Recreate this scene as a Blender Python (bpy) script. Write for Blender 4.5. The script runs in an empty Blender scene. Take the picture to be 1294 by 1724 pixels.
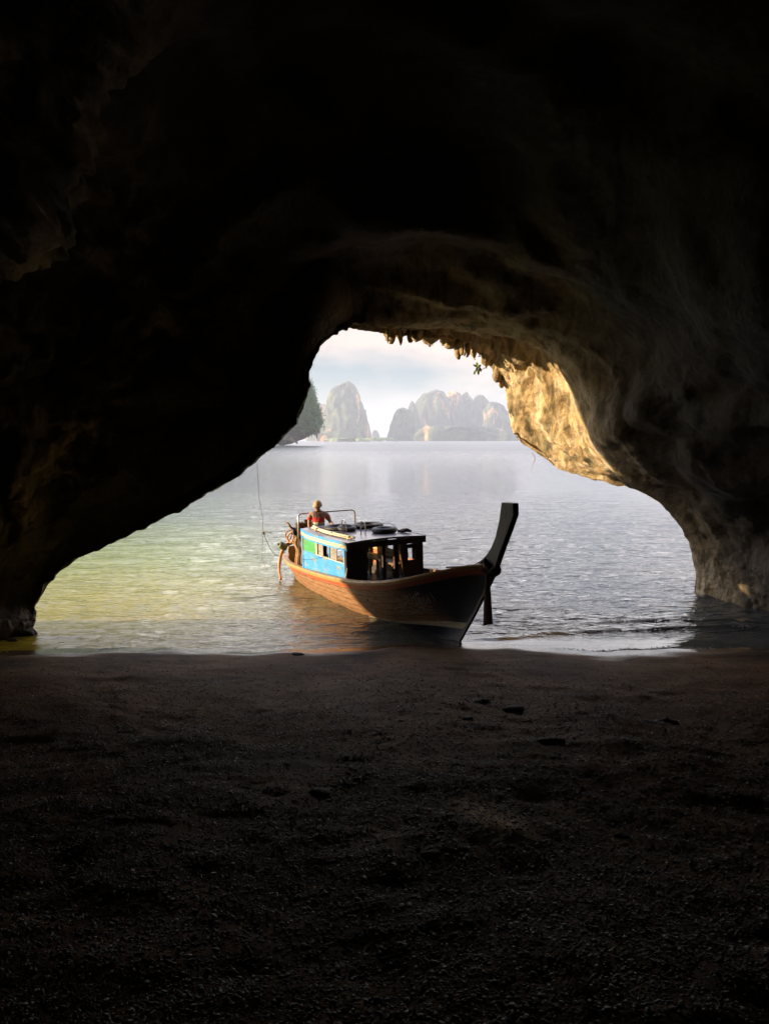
import bpy, bmesh, math, random
import numpy as np
from mathutils import Vector, Matrix
random.seed(7); rng = np.random.RandomState(7)
SC = bpy.context.scene; COL = SC.collection
R = math.radians
# ------------------------------------------------------------------ camera
FPX = 1353.0; PITCH = math.atan(122 / FPX); CAMZ = 3.3
cam = bpy.data.cameras.new('camera'); co = bpy.data.objects.new('camera', cam); COL.objects.link(co)
co.location = (0, 0, CAMZ); co.rotation_euler = (math.pi / 2 - PITCH, 0, 0)
cam.sensor_fit = 'VERTICAL'; cam.sensor_height = 24.0; cam.lens = 24.0 * FPX / 1724
cam.clip_start = 0.05; cam.clip_end = 30000
SC.camera = co
# ------------------------------------------------------------------ sky, sun, exposure
SUN_EL = R(9.0); SUNV = Vector((-1.0, -0.10, 0)).normalized()
SUNV = Vector((SUNV.x * math.cos(SUN_EL), SUNV.y * math.cos(SUN_EL), math.sin(SUN_EL)))
w = bpy.data.worlds.new('World'); SC.world = w; w.use_nodes = True
nt = w.node_tree; nt.nodes.clear(); N = nt.nodes.new; L = nt.links.new
sky = N('ShaderNodeTexSky'); sky.sky_type = 'NISHITA'; sky.sun_disc = False
sky.sun_elevation = SUN_EL; sky.sun_rotation = math.atan2(SUNV.x, SUNV.y)
sky.air_density = 1.0; sky.dust_density = 0.3; sky.ozone_density = 2.5
tc = N('ShaderNodeTexCoord'); mp = N('ShaderNodeMapping'); mp.inputs['Scale'].default_value = (1, 1, 3.4)
L(tc.outputs['Generated'], mp.inputs['Vector'])
ns = N('ShaderNodeTexNoise'); ns.inputs['Scale'].default_value = 3.1; ns.inputs['Detail'].default_value = 7; ns.inputs['Roughness'].default_value = .52
L(mp.outputs[0], ns.inputs['Vector'])
cr = N('ShaderNodeValToRGB'); cr.color_ramp.elements[0].position = .42; cr.color_ramp.elements[1].position = .58
L(ns.outputs['Fac'], cr.inputs['Fac'])
mx = N('ShaderNodeMixRGB'); mx.inputs['Color2'].default_value = (9.6, 8.5, 8.2, 1)
mul = N('ShaderNodeMath'); mul.operation = 'MULTIPLY'; mul.inputs[1].default_value = .85
sz = N('ShaderNodeSeparateXYZ'); L(tc.outputs['Generated'], sz.inputs[0]); hi = N('ShaderNodeMapRange'); hi.interpolation_type = 'SMOOTHSTEP'; hi.inputs['From Min'].default_value = .135; hi.inputs['From Max'].default_value = .19; hi.inputs['To Max'].default_value = .92; L(sz.outputs['Z'], hi.inputs['Value'])
n2 = N('ShaderNodeTexNoise'); n2.inputs['Scale'].default_value = 5.5; n2.inputs['Detail'].default_value = 5; L(mp.outputs[0], n2.inputs['Vector']); hr = N('ShaderNodeMapRange'); hr.inputs['From Min'].default_value = .38; hr.inputs['From Max'].default_value = .60; hr.inputs['To Min'].default_value = .5; L(n2.outputs['Fac'], hr.inputs['Value']); hm_ = N('ShaderNodeMath'); hm_.operation = 'MULTIPLY'; L(hi.outputs[0], hm_.inputs[0]); L(hr.outputs[0], hm_.inputs[1])
cs = N('ShaderNodeMath'); cs.operation = 'MAXIMUM'; L(cr.outputs[0], cs.inputs[0]); L(hm_.outputs[0], cs.inputs[1]); L(cs.outputs[0], mul.inputs[0])
cc = N('ShaderNodeMixRGB'); er = N('ShaderNodeValToRGB'); el_ = er.color_ramp.elements; el_[0].position = .12; el_[0].color = (.98, .89, .83, 1); el_[1].position = .75; el_[1].color = (.30, .36, .55, 1); e2_ = el_.new(.24); e2_.color = (.95, .90, .87, 1); e3_ = el_.new(.40); e3_.color = (.82, .79, .84, 1); L(sz.outputs['Z'], er.inputs['Fac'])
es = N('ShaderNodeVectorMath'); es.operation = 'SCALE'; es.inputs['Scale'].default_value = 37.0; L(er.outputs[0], es.inputs[0]); L(es.outputs[0], cc.inputs['Color2'])
cc.inputs['Color1'].default_value = (8.8, 6.9, 5.6, 1); L(hi.outputs[0], cc.inputs['Fac']); L(cc.outputs[0], mx.inputs['Color2'])
L(mul.outputs[0], mx.inputs['Fac']); sk = N('ShaderNodeMixRGB'); sk.blend_type = 'MULTIPLY'; sk.inputs['Fac'].default_value = 1; sk.inputs['Color2'].default_value = (.86, .98, 1.14, 1); L(sky.outputs[0], sk.inputs['Color1']); L(sk.outputs[0], mx.inputs['Color1'])
bg = N('ShaderNodeBackground'); bg.inputs['Strength'].default_value = .050
out = N('ShaderNodeOutputWorld'); L(mx.outputs[0], bg.inputs['Color']); L(bg.outputs[0], out.inputs['Surface'])
sl = bpy.data.lights.new('sun', 'SUN'); sl.energy = 5.0; sl.angle = R(.5); sl.color = (1.0, .76, .48)
so = bpy.data.objects.new('sun', sl); COL.objects.link(so); so.location = (-30, 0, 30)
so.rotation_euler = SUNV.to_track_quat('Z', 'Y').to_euler()
vs = SC.view_settings; vs.view_transform = 'Standard'; vs.look = 'None'; vs.gamma = 1; vs.exposure = 1.4
SC.render.engine = 'CYCLES'; cy = SC.cycles
cy.use_denoising = True; cy.max_bounces = 7; cy.diffuse_bounces = 4; cy.glossy_bounces = 4; cy.volume_bounces = 1
cy.caustics_reflective = True; cy.blur_glossy = .6; cy.caustics_refractive = False; cy.sample_clamp_indirect = 4; cy.adaptive_threshold = .02
# ------------------------------------------------------------------ helpers
def at(px, py, Y):
    x = (px - 647) / FPX; y = (862 - py) / FPX
    d = (x, math.cos(PITCH) + y * math.sin(PITCH), -math.sin(PITCH) + y * math.cos(PITCH))
    t = Y / d[1]
    return np.array([d[0] * t, Y, CAMZ + d[2] * t])
def _hash(i, s):
    h = (i[..., 0] * 374761393 + i[..., 1] * 668265263 + i[..., 2] * 2147483647 + s * 1274126177) & 0xffffffff
    h = ((h ^ (h >> 13)) * 1274126177) & 0xffffffff
    return ((h ^ (h >> 16)) & 0xffff) / 65535.0
def vnoise(p, s=0):
    p = np.asarray(p, float); i = np.floor(p).astype(np.int64); f = p - i; f = f * f * f * (f * (f * 6 - 15) + 10); r = 0
    for a in (0, 1):
        for b in (0, 1):
            for c in (0, 1):
                wgt = (f[..., 0] if a else 1 - f[..., 0]) * (f[..., 1] if b else 1 - f[..., 1]) * (f[..., 2] if c else 1 - f[..., 2])
                r = r + wgt * _hash(i + np.array([a, b, c]), s)
    return r * 2 - 1
def fbm(p, oct=4, s=0, g=.5):
    r = 0; a = 1; p = np.asarray(p, float)
    for k in range(oct):
        r = r + a * vnoise(p, s + k * 17); p = p * 2.03 + 11.3; a *= g
    return r
def ridged(p, oct=4, s=0):
    r = 0; a = 1; p = np.asarray(p, float)
    for k in range(oct):
        r = r + a * (1 - 2 * np.abs(vnoise(p, s + k * 13))); p = p * 2.1 + 5.7; a *= .5
    return r
def sstep(a, b, x):
    t = np.clip((x - a) / (b - a), 0, 1); return t * t * (3 - 2 * t)
def mesh_obj(name, v, f, mats=None, parent=None, smooth=False, midx=None):
    me = bpy.data.meshes.new(name)
    me.from_pydata([tuple(map(float, q)) for q in v], [], [tuple(map(int, q)) for q in f])
    if mats is not None:
        for m in (mats if isinstance(mats, (list, tuple)) else [mats]): me.materials.append(m)
    if midx is not None: me.polygons.foreach_set('material_index', list(map(int, midx)))
    if smooth: me.polygons.foreach_set('use_smooth', [True] * len(me.polygons))
    me.update()
    o = bpy.data.objects.new(name, me); COL.objects.link(o)
    if parent is not None: o.parent = parent
    return o
def grid_faces(nu, nv, closed=False):
    i = np.arange(nv - 1)[:, None]; j = np.arange(nu - (0 if closed else 1))[None, :]; j2 = (j + 1) % nu
    return np.stack([i * nu + j, i * nu + j2, (i + 1) * nu + j2, (i + 1) * nu + j], -1).reshape(-1, 4)
def tag(o, label=None, cat=None, group=None, kind=None):
    if label: o['label'] = label
    if cat: o['category'] = cat
    if group: o['group'] = group
    if kind: o['kind'] = kind
    return o
def empty(name, loc, rot=(0, 0, 0)):
    o = bpy.data.objects.new(name, None); COL.objects.link(o); o.location = loc; o.rotation_euler = rot; o.empty_display_size = .1
    return o
class MB:
    def __init__(s): s.v = []; s.f = []; s.m = []
    def add(s, v, f, m=0):
        b = len(s.v); s.v += [tuple(map(float, q)) for q in v]; s.f += [tuple(int(a) + b for a in q) for q in f]; s.m += [m] * len(f)
    def box(s, lo, hi, m=0):
        x0, y0, z0 = lo; x1, y1, z1 = hi
        s.add([(x0, y0, z0), (x1, y0, z0), (x1, y1, z0), (x0, y1, z0), (x0, y0, z1), (x1, y0, z1), (x1, y1, z1), (x0, y1, z1)],
              [(0, 3, 2, 1), (4, 5, 6, 7), (0, 1, 5, 4), (1, 2, 6, 5), (2, 3, 7, 6), (3, 0, 4, 7)], m)
    def bar(s, a, b, w_, h_, m=0, up=(0, 0, 1)):
        a = Vector(a); b = Vector(b); d = (b - a).normalized(); u = Vector(up)
        if abs(d.dot(u)) > .95: u = Vector((1, 0, 0))
        x = d.cross(u).normalized() * w_ / 2; y = x.cross(d).normalized() * h_ / 2
        s.add([a - x - y, a + x - y, a + x + y, a - x + y, b - x - y, b + x - y, b + x + y, b - x + y],
              [(0, 3, 2, 1), (4, 5, 6, 7), (0, 1, 5, 4), (1, 2, 6, 5), (2, 3, 7, 6), (3, 0, 4, 7)], m)
    def tube(s, pts, r, n=8, m=0, closed=False, jit=0):
        P = [Vector(p) for p in pts]; K = len(P); vs_ = []
        rr = r if isinstance(r, (list, tuple)) else [r] * K
        pu = None
        for k in range(K):
            if closed: d = P[(k + 1) % K] - P[k - 1]
            else: d = P[min(k + 1, K - 1)] - P[max(k - 1, 0)]
            d = d.normalized() if d.length > 1e-9 else Vector((0, 0, 1))
            u = pu if pu is not None else (Vector((0, 0, 1)) if abs(d.z) < .9 else Vector((1, 0, 0)))
            x = (u - d * u.dot(d)); x = x.normalized() if x.length > 1e-6 else d.orthogonal().normalized()
            pu = x; y = d.cross(x)
            for q in range(n):
                a = 2 * math.pi * q / n; rad = rr[k] * (1 + jit * random.uniform(-1, 1))
                vs_.append(P[k] + x * math.cos(a) * rad + y * math.sin(a) * rad)
        fs = []
        for k in range(K if closed else K - 1):
            k2 = (k + 1) % K
            for q in range(n):
                fs.append((k * n + q, k * n + (q + 1) % n, k2 * n + (q + 1) % n, k2 * n + q))
        if not closed: fs.append(tuple(range(n))[::-1]); fs.append(tuple((K - 1) * n + q for q in range(n)))
        s.add(vs_, fs, m)
    def build(s, name, mats, parent=None, smooth=False, bevel=0):
        o = mesh_obj(name, s.v, s.f, mats, parent, smooth, s.m)
        if bevel:
            b = o.modifiers.new('bevel', 'BEVEL'); b.width = bevel; b.segments = 2; b.limit_method = 'ANGLE'
        return o
def spline(pts, n):
    P = np.array(pts, float); K = len(P); t = np.linspace(0, K - 1, n); i = np.clip(t.astype(int), 0, K - 2); f = (t - i)[:, None]
    p0 = P[np.clip(i - 1, 0, K - 1)]; p1 = P[i]; p2 = P[i + 1]; p3 = P[np.clip(i + 2, 0, K - 1)]
    return .5 * ((2 * p1) + (-p0 + p2) * f + (2 * p0 - 5 * p1 + 4 * p2 - p3) * f ** 2 + (-p0 + 3 * p1 - 3 * p2 + p3) * f ** 3)
# ------------------------------------------------------------------ materials
def mat(name, build):
    m = bpy.data.materials.new(name); m.use_nodes = True; t = m.node_tree
    b = t.nodes['Principled BSDF']; build(t, b, lambda k: t.nodes.new(k), t.links.new); return m
def noise_(t, vec, scale, detail=5, rough=.55, dist=0):
    n = t.nodes.new('ShaderNodeTexNoise'); n.inputs['Scale'].default_value = scale; n.inputs['Detail'].default_value = detail
    n.inputs['Roughness'].default_value = rough; n.inputs['Distortion'].default_value = dist
    t.links.new(vec, n.inputs['Vector']); return n
def ramp_(t, fac, stops):
    r = t.nodes.new('ShaderNodeValToRGB'); e = r.color_ramp.elements
    while len(e) < len(stops): e.new(.5)
    for k, (p, c) in enumerate(stops):
        e[k].position = p; e[k].color = (*c, 1) if len(c) == 3 else c
    t.links.new(fac, r.inputs['Fac']); return r
def bump_(t, b, h, dist, strength=1, prev=None):
    n = t.nodes.new('ShaderNodeBump'); n.inputs['Distance'].default_value = dist; n.inputs['Strength'].default_value = strength
    t.links.new(h, n.inputs['Height'])
    if prev: t.links.new(prev.outputs[0], n.inputs['Normal'])
    t.links.new(n.outputs[0], b.inputs['Normal']); return n
def coords(t, scale=(1, 1, 1), which='Object'):
    c = t.nodes.new('ShaderNodeTexCoord'); m = t.nodes.new('ShaderNodeMapping'); m.inputs['Scale'].default_value = scale
    t.links.new(c.outputs[which], m.inputs['Vector']); return m.outputs[0]
def paint(name, col, wear=(.12, .09, .06), amount=.35, rough=.5, scale=7, stretch=(.5, .5, 1)):
    def bd(t, b, N, L):
        v = coords(t, stretch); n = noise_(t, v, scale, 8, .65)
        v2 = coords(t, (1.5, 1.5, 4)); n2 = noise_(t, v2, 2.3, 4)
        lo = .72 - amount * .35
        r = ramp_(t, n.outputs['Fac'], [(0, tuple(c * .82 for c in col)), (.5, col), (lo, tuple(min(1, c * 1.08) for c in col)), (min(.99, lo + .05), wear)])
        m = N('ShaderNodeMixRGB'); m.blend_type = 'MULTIPLY'; m.inputs['Fac'].default_value = .5
        L(r.outputs[0], m.inputs['Color1']); L(ramp_(t, n2.outputs['Fac'], [(.3, (.6, .55, .5)), (.6, (1, 1, 1))]).outputs[0], m.inputs['Color2'])
        L(m.outputs[0], b.inputs['Base Color']); b.inputs['Roughness'].default_value = rough
        bump_(t, b, n.outputs['Fac'], .004)
    return mat(name, bd)
def plain(name, col, rough=.5, metal=0, var=.25, scale=12):
    def bd(t, b, N, L):
        n = noise_(t, coords(t), scale, 5)
        L(ramp_(t, n.outputs['Fac'], [(.3, tuple(c * (1 - var) for c in col)), (.7, tuple(min(1, c * (1 + var)) for c in col))]).outputs[0], b.inputs['Base Color'])
        b.inputs['Roughness'].default_value = rough; b.inputs['Metallic'].default_value = metal
        bump_(t, b, n.outputs['Fac'], .002)
    return mat(name, bd)
def _rock(t, b, N, L, k=1.0):
    v = coords(t)
    n1 = noise_(t, v, .45, 6, .55, .3); n2 = noise_(t, v, 2.6, 8, .6, .2); n3 = noise_(t, v, 24, 6, .7)
    n4 = noise_(t, coords(t, (2.4, 1.2, .5)), 1.6, 7, .62, .5)
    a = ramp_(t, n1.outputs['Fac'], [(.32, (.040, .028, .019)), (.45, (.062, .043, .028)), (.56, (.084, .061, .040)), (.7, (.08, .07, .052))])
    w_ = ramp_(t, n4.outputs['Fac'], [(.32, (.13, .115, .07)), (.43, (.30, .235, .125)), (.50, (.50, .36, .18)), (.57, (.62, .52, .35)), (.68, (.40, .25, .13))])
    at_ = N('ShaderNodeAttribute'); at_.attribute_name = 'painted_light'  # ochre mouth rock over dark interior, with glow and gloom painted in
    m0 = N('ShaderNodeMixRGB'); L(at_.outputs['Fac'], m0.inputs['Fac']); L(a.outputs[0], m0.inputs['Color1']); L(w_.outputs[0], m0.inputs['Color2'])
    c = ramp_(t, n2.outputs['Fac'], [(.34, (.30, .27, .23)), (.44, (.78, .75, .70)), (.56, (1.0, .98, .94))])
    m = N('ShaderNodeMixRGB'); m.blend_type = 'MULTIPLY'; m.inputs['Fac'].default_value = .8; L(m0.outputs[0], m.inputs['Color1']); L(c.outputs[0], m.inputs['Color2'])
    vo = N('ShaderNodeTexVoronoi'); vo.inputs['Scale'].default_value = 9; L(v, vo.inputs['Vector'])
    pit = ramp_(t, vo.outputs['Distance'], [(.05, (.45, .42, .38)), (.22, (1, 1, 1))])
    m2 = N('ShaderNodeMixRGB'); m2.blend_type = 'MULTIPLY'; m2.inputs['Fac'].default_value = .5; L(m.outputs[0], m2.inputs['Color1']); L(pit.outputs[0], m2.inputs['Color2'])
    L(m2.outputs[0], b.inputs['Base Color'])
    mr = N('ShaderNodeMapRange'); mr.inputs['To Min'].default_value = .66; mr.inputs['To Max'].default_value = .88; L(at_.outputs['Fac'], mr.inputs['Value']); L(mr.outputs[0], b.inputs['Roughness'])
    b1 = bump_(t, b, n2.outputs['Fac'], .09); b2 = bump_(t, b, n4.outputs['Fac'], .05, 1, b1)
    b3 = bump_(t, b, n3.outputs['Fac'], .035, 1, b2); bump_(t, b, vo.outputs['Distance'], .022, .6, b3)
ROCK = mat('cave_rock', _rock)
def painted_light(o, vals):  # per-vertex amount of light painted into the rock colour
    a_ = o.data.attributes.new('painted_light', 'FLOAT', 'POINT'); a_.data.foreach_set('value', np.asarray(vals, np.float32).ravel()); return o
def _sand(t, b, N, L):
    v = coords(t); n1 = noise_(t, v, .7, 8, .6, .5); n2 = noise_(t, v, 26, 8, .75); n3 = noise_(t, v, 130, 4, .7); n4 = noise_(t, v, 4.5, 6, .65); n5 = noise_(t, v, .9, 4, .55, .4)
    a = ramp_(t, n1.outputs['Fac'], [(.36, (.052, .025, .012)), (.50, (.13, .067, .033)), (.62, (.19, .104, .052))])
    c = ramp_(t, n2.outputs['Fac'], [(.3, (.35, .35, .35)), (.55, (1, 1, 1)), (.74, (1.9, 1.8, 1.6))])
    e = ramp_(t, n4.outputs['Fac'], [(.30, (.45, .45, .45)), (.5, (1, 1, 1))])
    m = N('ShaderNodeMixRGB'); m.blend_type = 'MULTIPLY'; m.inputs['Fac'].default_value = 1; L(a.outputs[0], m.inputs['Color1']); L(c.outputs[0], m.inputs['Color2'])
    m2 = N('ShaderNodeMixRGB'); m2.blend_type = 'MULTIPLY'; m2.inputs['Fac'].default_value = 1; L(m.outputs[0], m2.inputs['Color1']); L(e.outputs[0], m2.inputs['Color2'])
    # a spill of paler sand
    mp = N('ShaderNodeMapping'); mp.vector_type = 'TEXTURE'; mp.inputs['Location'].default_value = (.77, 5.0, 0); mp.inputs['Rotation'].default_value = (0, 0, R(14)); mp.inputs['Scale'].default_value = (.24, .60, 50)
    c_ = N('ShaderNodeTexCoord'); nd = noise_(t, v, 9, 4); ad0 = N('ShaderNodeVectorMath'); ad0.operation = 'MULTIPLY_ADD'; ad0.inputs[1].default_value = (.18, .18, 0); L(nd.outputs['Color'], ad0.inputs[0]); L(c_.outputs['Object'], ad0.inputs[2]); L(ad0.outputs[0], mp.inputs['Vector'])
    gr = N('ShaderNodeTexGradient'); gr.gradient_type = 'SPHERICAL'; L(mp.outputs[0], gr.inputs['Vector']); gm = N('ShaderNodeMath'); gm.operation = 'MULTIPLY'; gm.use_clamp = True; gm.inputs[1].default_value = 1.5; L(gr.outputs['Fac'], gm.inputs[0])
    m3 = N('ShaderNodeMixRGB'); L(gm.outputs[0], m3.inputs['Fac']); L(m2.outputs[0], m3.inputs['Color1']); m3.inputs['Color2'].default_value = (.60, .46, .28, 1)
    L(m3.outputs[0], b.inputs['Base Color'])
    # wet strip along the waterline is smoother
    sx = N('ShaderNodeSeparateXYZ'); L(v, sx.inputs[0])
    ad = N('ShaderNodeMath'); ad.operation = 'MULTIPLY_ADD'; ad.inputs[1].default_value = .5; L(n1.outputs['Fac'], ad.inputs[0]); L(sx.outputs['Y'], ad.inputs[2])
    zw = N('ShaderNodeMath'); zw.operation = 'MULTIPLY_ADD'; zw.inputs[1].default_value = .03; L(n2.outputs['Fac'], zw.inputs[0]); L(sx.outputs['Z'], zw.inputs[2])
    mr = N('ShaderNodeMapRange'); mr.inputs['From Min'].default_value = .055; mr.inputs['From Max'].default_value = .025
    mr.inputs['To Min'].default_value = .8; mr.inputs['To Max'].default_value = .10; L(zw.outputs[0], mr.inputs['Value']); sp_l = N('ShaderNodeMapRange'); sp_l.inputs['From Min'].default_value = .055; sp_l.inputs['From Max'].default_value = .025; sp_l.inputs['To Min'].default_value = .14; sp_l.inputs['To Max'].default_value = .6; L(zw.outputs[0], sp_l.inputs['Value']); L(sp_l.outputs[0], b.inputs['Specular IOR Level']); L(mr.outputs[0], b.inputs['Roughness'])
    ms = N('ShaderNodeMapRange'); ms.inputs['From Min'].default_value = 6.5; ms.inputs['From Max'].default_value = 12.3
    ms.inputs['To Min'].default_value = 1; ms.inputs['To Max'].default_value = .12; L(ad.outputs[0], ms.inputs['Value'])
    sm = N('ShaderNodeMapRange'); sm.inputs['From Min'].default_value = .40; sm.inputs['From Max'].default_value = .58; sm.inputs['To Min'].default_value = .05; L(n5.outputs['Fac'], sm.inputs['Value']); mm_ = N('ShaderNodeMath'); mm_.operation = 'MULTIPLY'; L(ms.outputs[0], mm_.inputs[0]); L(sm.outputs[0], mm_.inputs[1]); ms = mm_
    b1 = bump_(t, b, n2.outputs['Fac'], .03); L(ms.outputs[0], b1.inputs['Strength']); b2 = bump_(t, b, n3.outputs['Fac'], .01, 1, b1); L(ms.outputs[0], b2.inputs['Strength'])
    b3 = bump_(t, b, n4.outputs['Fac'], .08, 1, b2); L(ms.outputs[0], b3.inputs['Strength'])
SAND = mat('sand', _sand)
def _water(t, b, N, L):
    v = coords(t); sx = N('ShaderNodeSeparateXYZ'); L(v, sx.inputs[0])
    n0 = noise_(t, v, .25, 4)
    ad = N('ShaderNodeMath'); ad.operation = 'MULTIPLY_ADD'; ad.inputs[1].default_value = 5; L(n0.outputs['Fac'], ad.inputs[0]); L(sx.outputs['Y'], ad.inputs[2])
    mr = N('ShaderNodeMapRange'); mr.inputs['From Min'].default_value = 14; mr.inputs['From Max'].default_value = 60; L(ad.outputs[0], mr.inputs['Value'])
    c = ramp_(t, mr.outputs[0], [(0, (.44, .29, .025)), (.09, (.36, .31, .025)), (.22, (.25, .30, .05)), (.5, (.10, .14, .09)), (1, (.06, .08, .09))])
    # yellow-green body colour on the left, darker blue-grey to the right
    xr = N('ShaderNodeMath'); xr.operation = 'MULTIPLY_ADD'; xr.inputs[1].default_value = .16; L(sx.outputs['Y'], xr.inputs[0]); L(sx.outputs['X'], xr.inputs[2])
    xa = N('ShaderNodeMath'); xa.operation = 'MULTIPLY_ADD'; xa.inputs[1].default_value = 2; L(n0.outputs['Fac'], xa.inputs[0]); L(xr.outputs[0], xa.inputs[2])
    xm = N('ShaderNodeMapRange'); xm.interpolation_type = 'SMOOTHSTEP'; xm.inputs['From Min'].default_value = -1.2; xm.inputs['From Max'].default_value = 4.0; L(xa.outputs[0], xm.inputs['Value'])
    mc = N('ShaderNodeMixRGB'); L(xm.outputs[0], mc.inputs['Fac']); L(c.outputs[0], mc.inputs['Color1']); mc.inputs['Color2'].default_value = (.07, .08, .085, 1)
    L(mc.outputs[0], b.inputs['Base Color']); rr = N('ShaderNodeMapRange'); rr.inputs['From Min'].default_value = 30; rr.inputs['From Max'].default_value = 240; rr.inputs['To Min'].default_value = .035; rr.inputs['To Max'].default_value = .33; L(sx.outputs['Y'], rr.inputs['Value']); L(rr.outputs[0], b.inputs['Roughness']); b.inputs['IOR'].default_value = 1.333
    v1 = coords(t, (.6, 1.7, 1)); v2 = coords(t, (.6, 1.6, 1))
    na = noise_(t, v1, 2.6, 3, .5, .6); nb = noise_(t, v2, 7.5, 3, .5, .4); nc = noise_(t, v2, .5, 3, .5)
    cm = N('ShaderNodeMapRange'); cm.interpolation_type = 'SMOOTHSTEP'; cm.inputs['From Min'].default_value = 12.75; cm.inputs['From Max'].default_value = 13.9; cm.inputs['To Min'].default_value = .05
    cl = N('ShaderNodeMapRange'); cl.interpolation_type = 'SMOOTHSTEP'; cl.inputs['From Min'].default_value = 1.0; cl.inputs['From Max'].default_value = -1.5; cl.inputs['To Max'].default_value = 1.5; L(sx.outputs['X'], cl.inputs['Value']); cy_ = N('ShaderNodeMath'); L(sx.outputs['Y'], cy_.inputs[0]); L(cl.outputs[0], cy_.inputs[1]); L(cy_.outputs[0], cm.inputs['Value'])
    b1 = bump_(t, b, na.outputs['Fac'], .075); b2 = bump_(t, b, nb.outputs['Fac'], .042, 1, b1); b3 = bump_(t, b, nc.outputs['Fac'], .10, 1, b2)
    lb = N('ShaderNodeMapRange'); lb.interpolation_type = 'SMOOTHSTEP'; lb.inputs['From Min'].default_value = -5; lb.inputs['From Max'].default_value = 1; lb.inputs['To Min'].default_value = .5; L(sx.outputs['X'], lb.inputs['Value']); lm = N('ShaderNodeMath'); lm.operation = 'MULTIPLY'; L(cm.outputs[0], lm.inputs[0]); L(lb.outputs[0], lm.inputs[1])
    for q in (b1, b2, b3): L(lm.outputs[0], q.inputs['Strength'])
WATER = mat('water', _water)
def _hill(t, b, N, L):
    v = coords(t); n1 = noise_(t, v, .006, 8, .6, .4); n2 = noise_(t, v, .05, 8, .7); n3 = noise_(t, coords(t, (1, 1, .3)), .02, 8, .65, .6)
    g = ramp_(t, n2.outputs['Fac'], [(.3, (.025, .042, .022)), (.5, (.062, .080, .034)), (.7, (.13, .135, .055))])
    o = ramp_(t, n2.outputs['Fac'], [(.3, (.22, .13, .07)), (.5, (.50, .28, .12)), (.7, (.66, .42, .22))])
    f = ramp_(t, n3.outputs['Fac'], [(.545, (0, 0, 0)), (.60, (1, 1, 1))])
    m = N('ShaderNodeMixRGB'); L(f.outputs[0], m.inputs['Fac']); L(g.outputs[0], m.inputs['Color1']); L(o.outputs[0], m.inputs['Color2'])
    L(m.outputs[0], b.inputs['Base Color']); b.inputs['Roughness'].default_value = .9; bump_(t, b, n2.outputs['Fac'], 6)
HILL = mat('karst_hill', _hill)
def _isl(t, b, N, L):
    v = coords(t); n2 = noise_(t, v, .35, 8, .7); n3 = noise_(t, coords(t, (1, 1, .25)), .25, 7, .65, .6)
    g = ramp_(t, n2.outputs['Fac'], [(.3, (.06, .055, .05)), (.5, (.16, .145, .12)), (.7, (.36, .33, .27))])
    f = ramp_(t, n3.outputs['Fac'], [(.4, (.5, .5, .5)), (.6, (1.1, 1.05, .95))])
    m = N('ShaderNodeMixRGB'); m.blend_type = 'MULTIPLY'; m.inputs['Fac'].default_value = 1; L(g.outputs[0], m.inputs['Color1']); L(f.outputs[0], m.inputs['Color2'])
    sx = N('ShaderNodeSeparateXYZ'); L(v, sx.inputs[0]); za = N('ShaderNodeMath'); za.operation = 'MULTIPLY_ADD'; za.inputs[1].default_value = 26; L(n3.outputs['Fac'], za.inputs[0]); L(sx.outputs['Z'], za.inputs[2])
    zm = N('ShaderNodeMapRange'); zm.inputs['From Min'].default_value = 20; zm.inputs['From Max'].default_value = 30; L(za.outputs[0], zm.inputs['Value'])
    gg = ramp_(t, n2.outputs['Fac'], [(.3, (.025, .05, .015)), (.5, (.06, .11, .025)), (.7, (.12, .17, .04))]); mg = N('ShaderNodeMixRGB'); L(zm.outputs[0], mg.inputs['Fac']); L(m.outputs[0], mg.inputs['Color1']); L(gg.outputs[0], mg.inputs['Color2'])
    L(mg.outputs[0], b.inputs['Base Color']); b.inputs['Roughness'].default_value = .9; bump_(t, b, n2.outputs['Fac'], 1.2)
ISL = mat('islet_rock', _isl)
def leafmat(name, stops, sc):
    def bd(t, b, N, L):
        n = noise_(t, coords(t), sc, 4, .6); L(ramp_(t, n.outputs['Fac'], stops).outputs[0], b.inputs['Base Color']); b.inputs['Roughness'].default_value = .6
    return mat(name, bd)
LEAF = leafmat('forest_leaves', [(.3, (.022, .060, .014)), (.5, (.06, .14, .025)), (.7, (.13, .22, .04))], .2)
SPRIG = leafmat('sprig_leaves', [(.3, (.10, .16, .03)), (.7, (.22, .30, .06))], 6)
def _peb(t, b, N, L):
    a = N('ShaderNodeAttribute'); a.attribute_name = 'tone'
    L(ramp_(t, a.outputs['Fac'], [(0, (.03, .026, .024)), (.55, (.09, .075, .06)), (.85, (.20, .175, .14)), (1, (.50, .46, .38))]).outputs[0], b.inputs['Base Color'])
    b.inputs['Roughness'].default_value = .5
PEB = mat('pebble', _peb)

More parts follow.
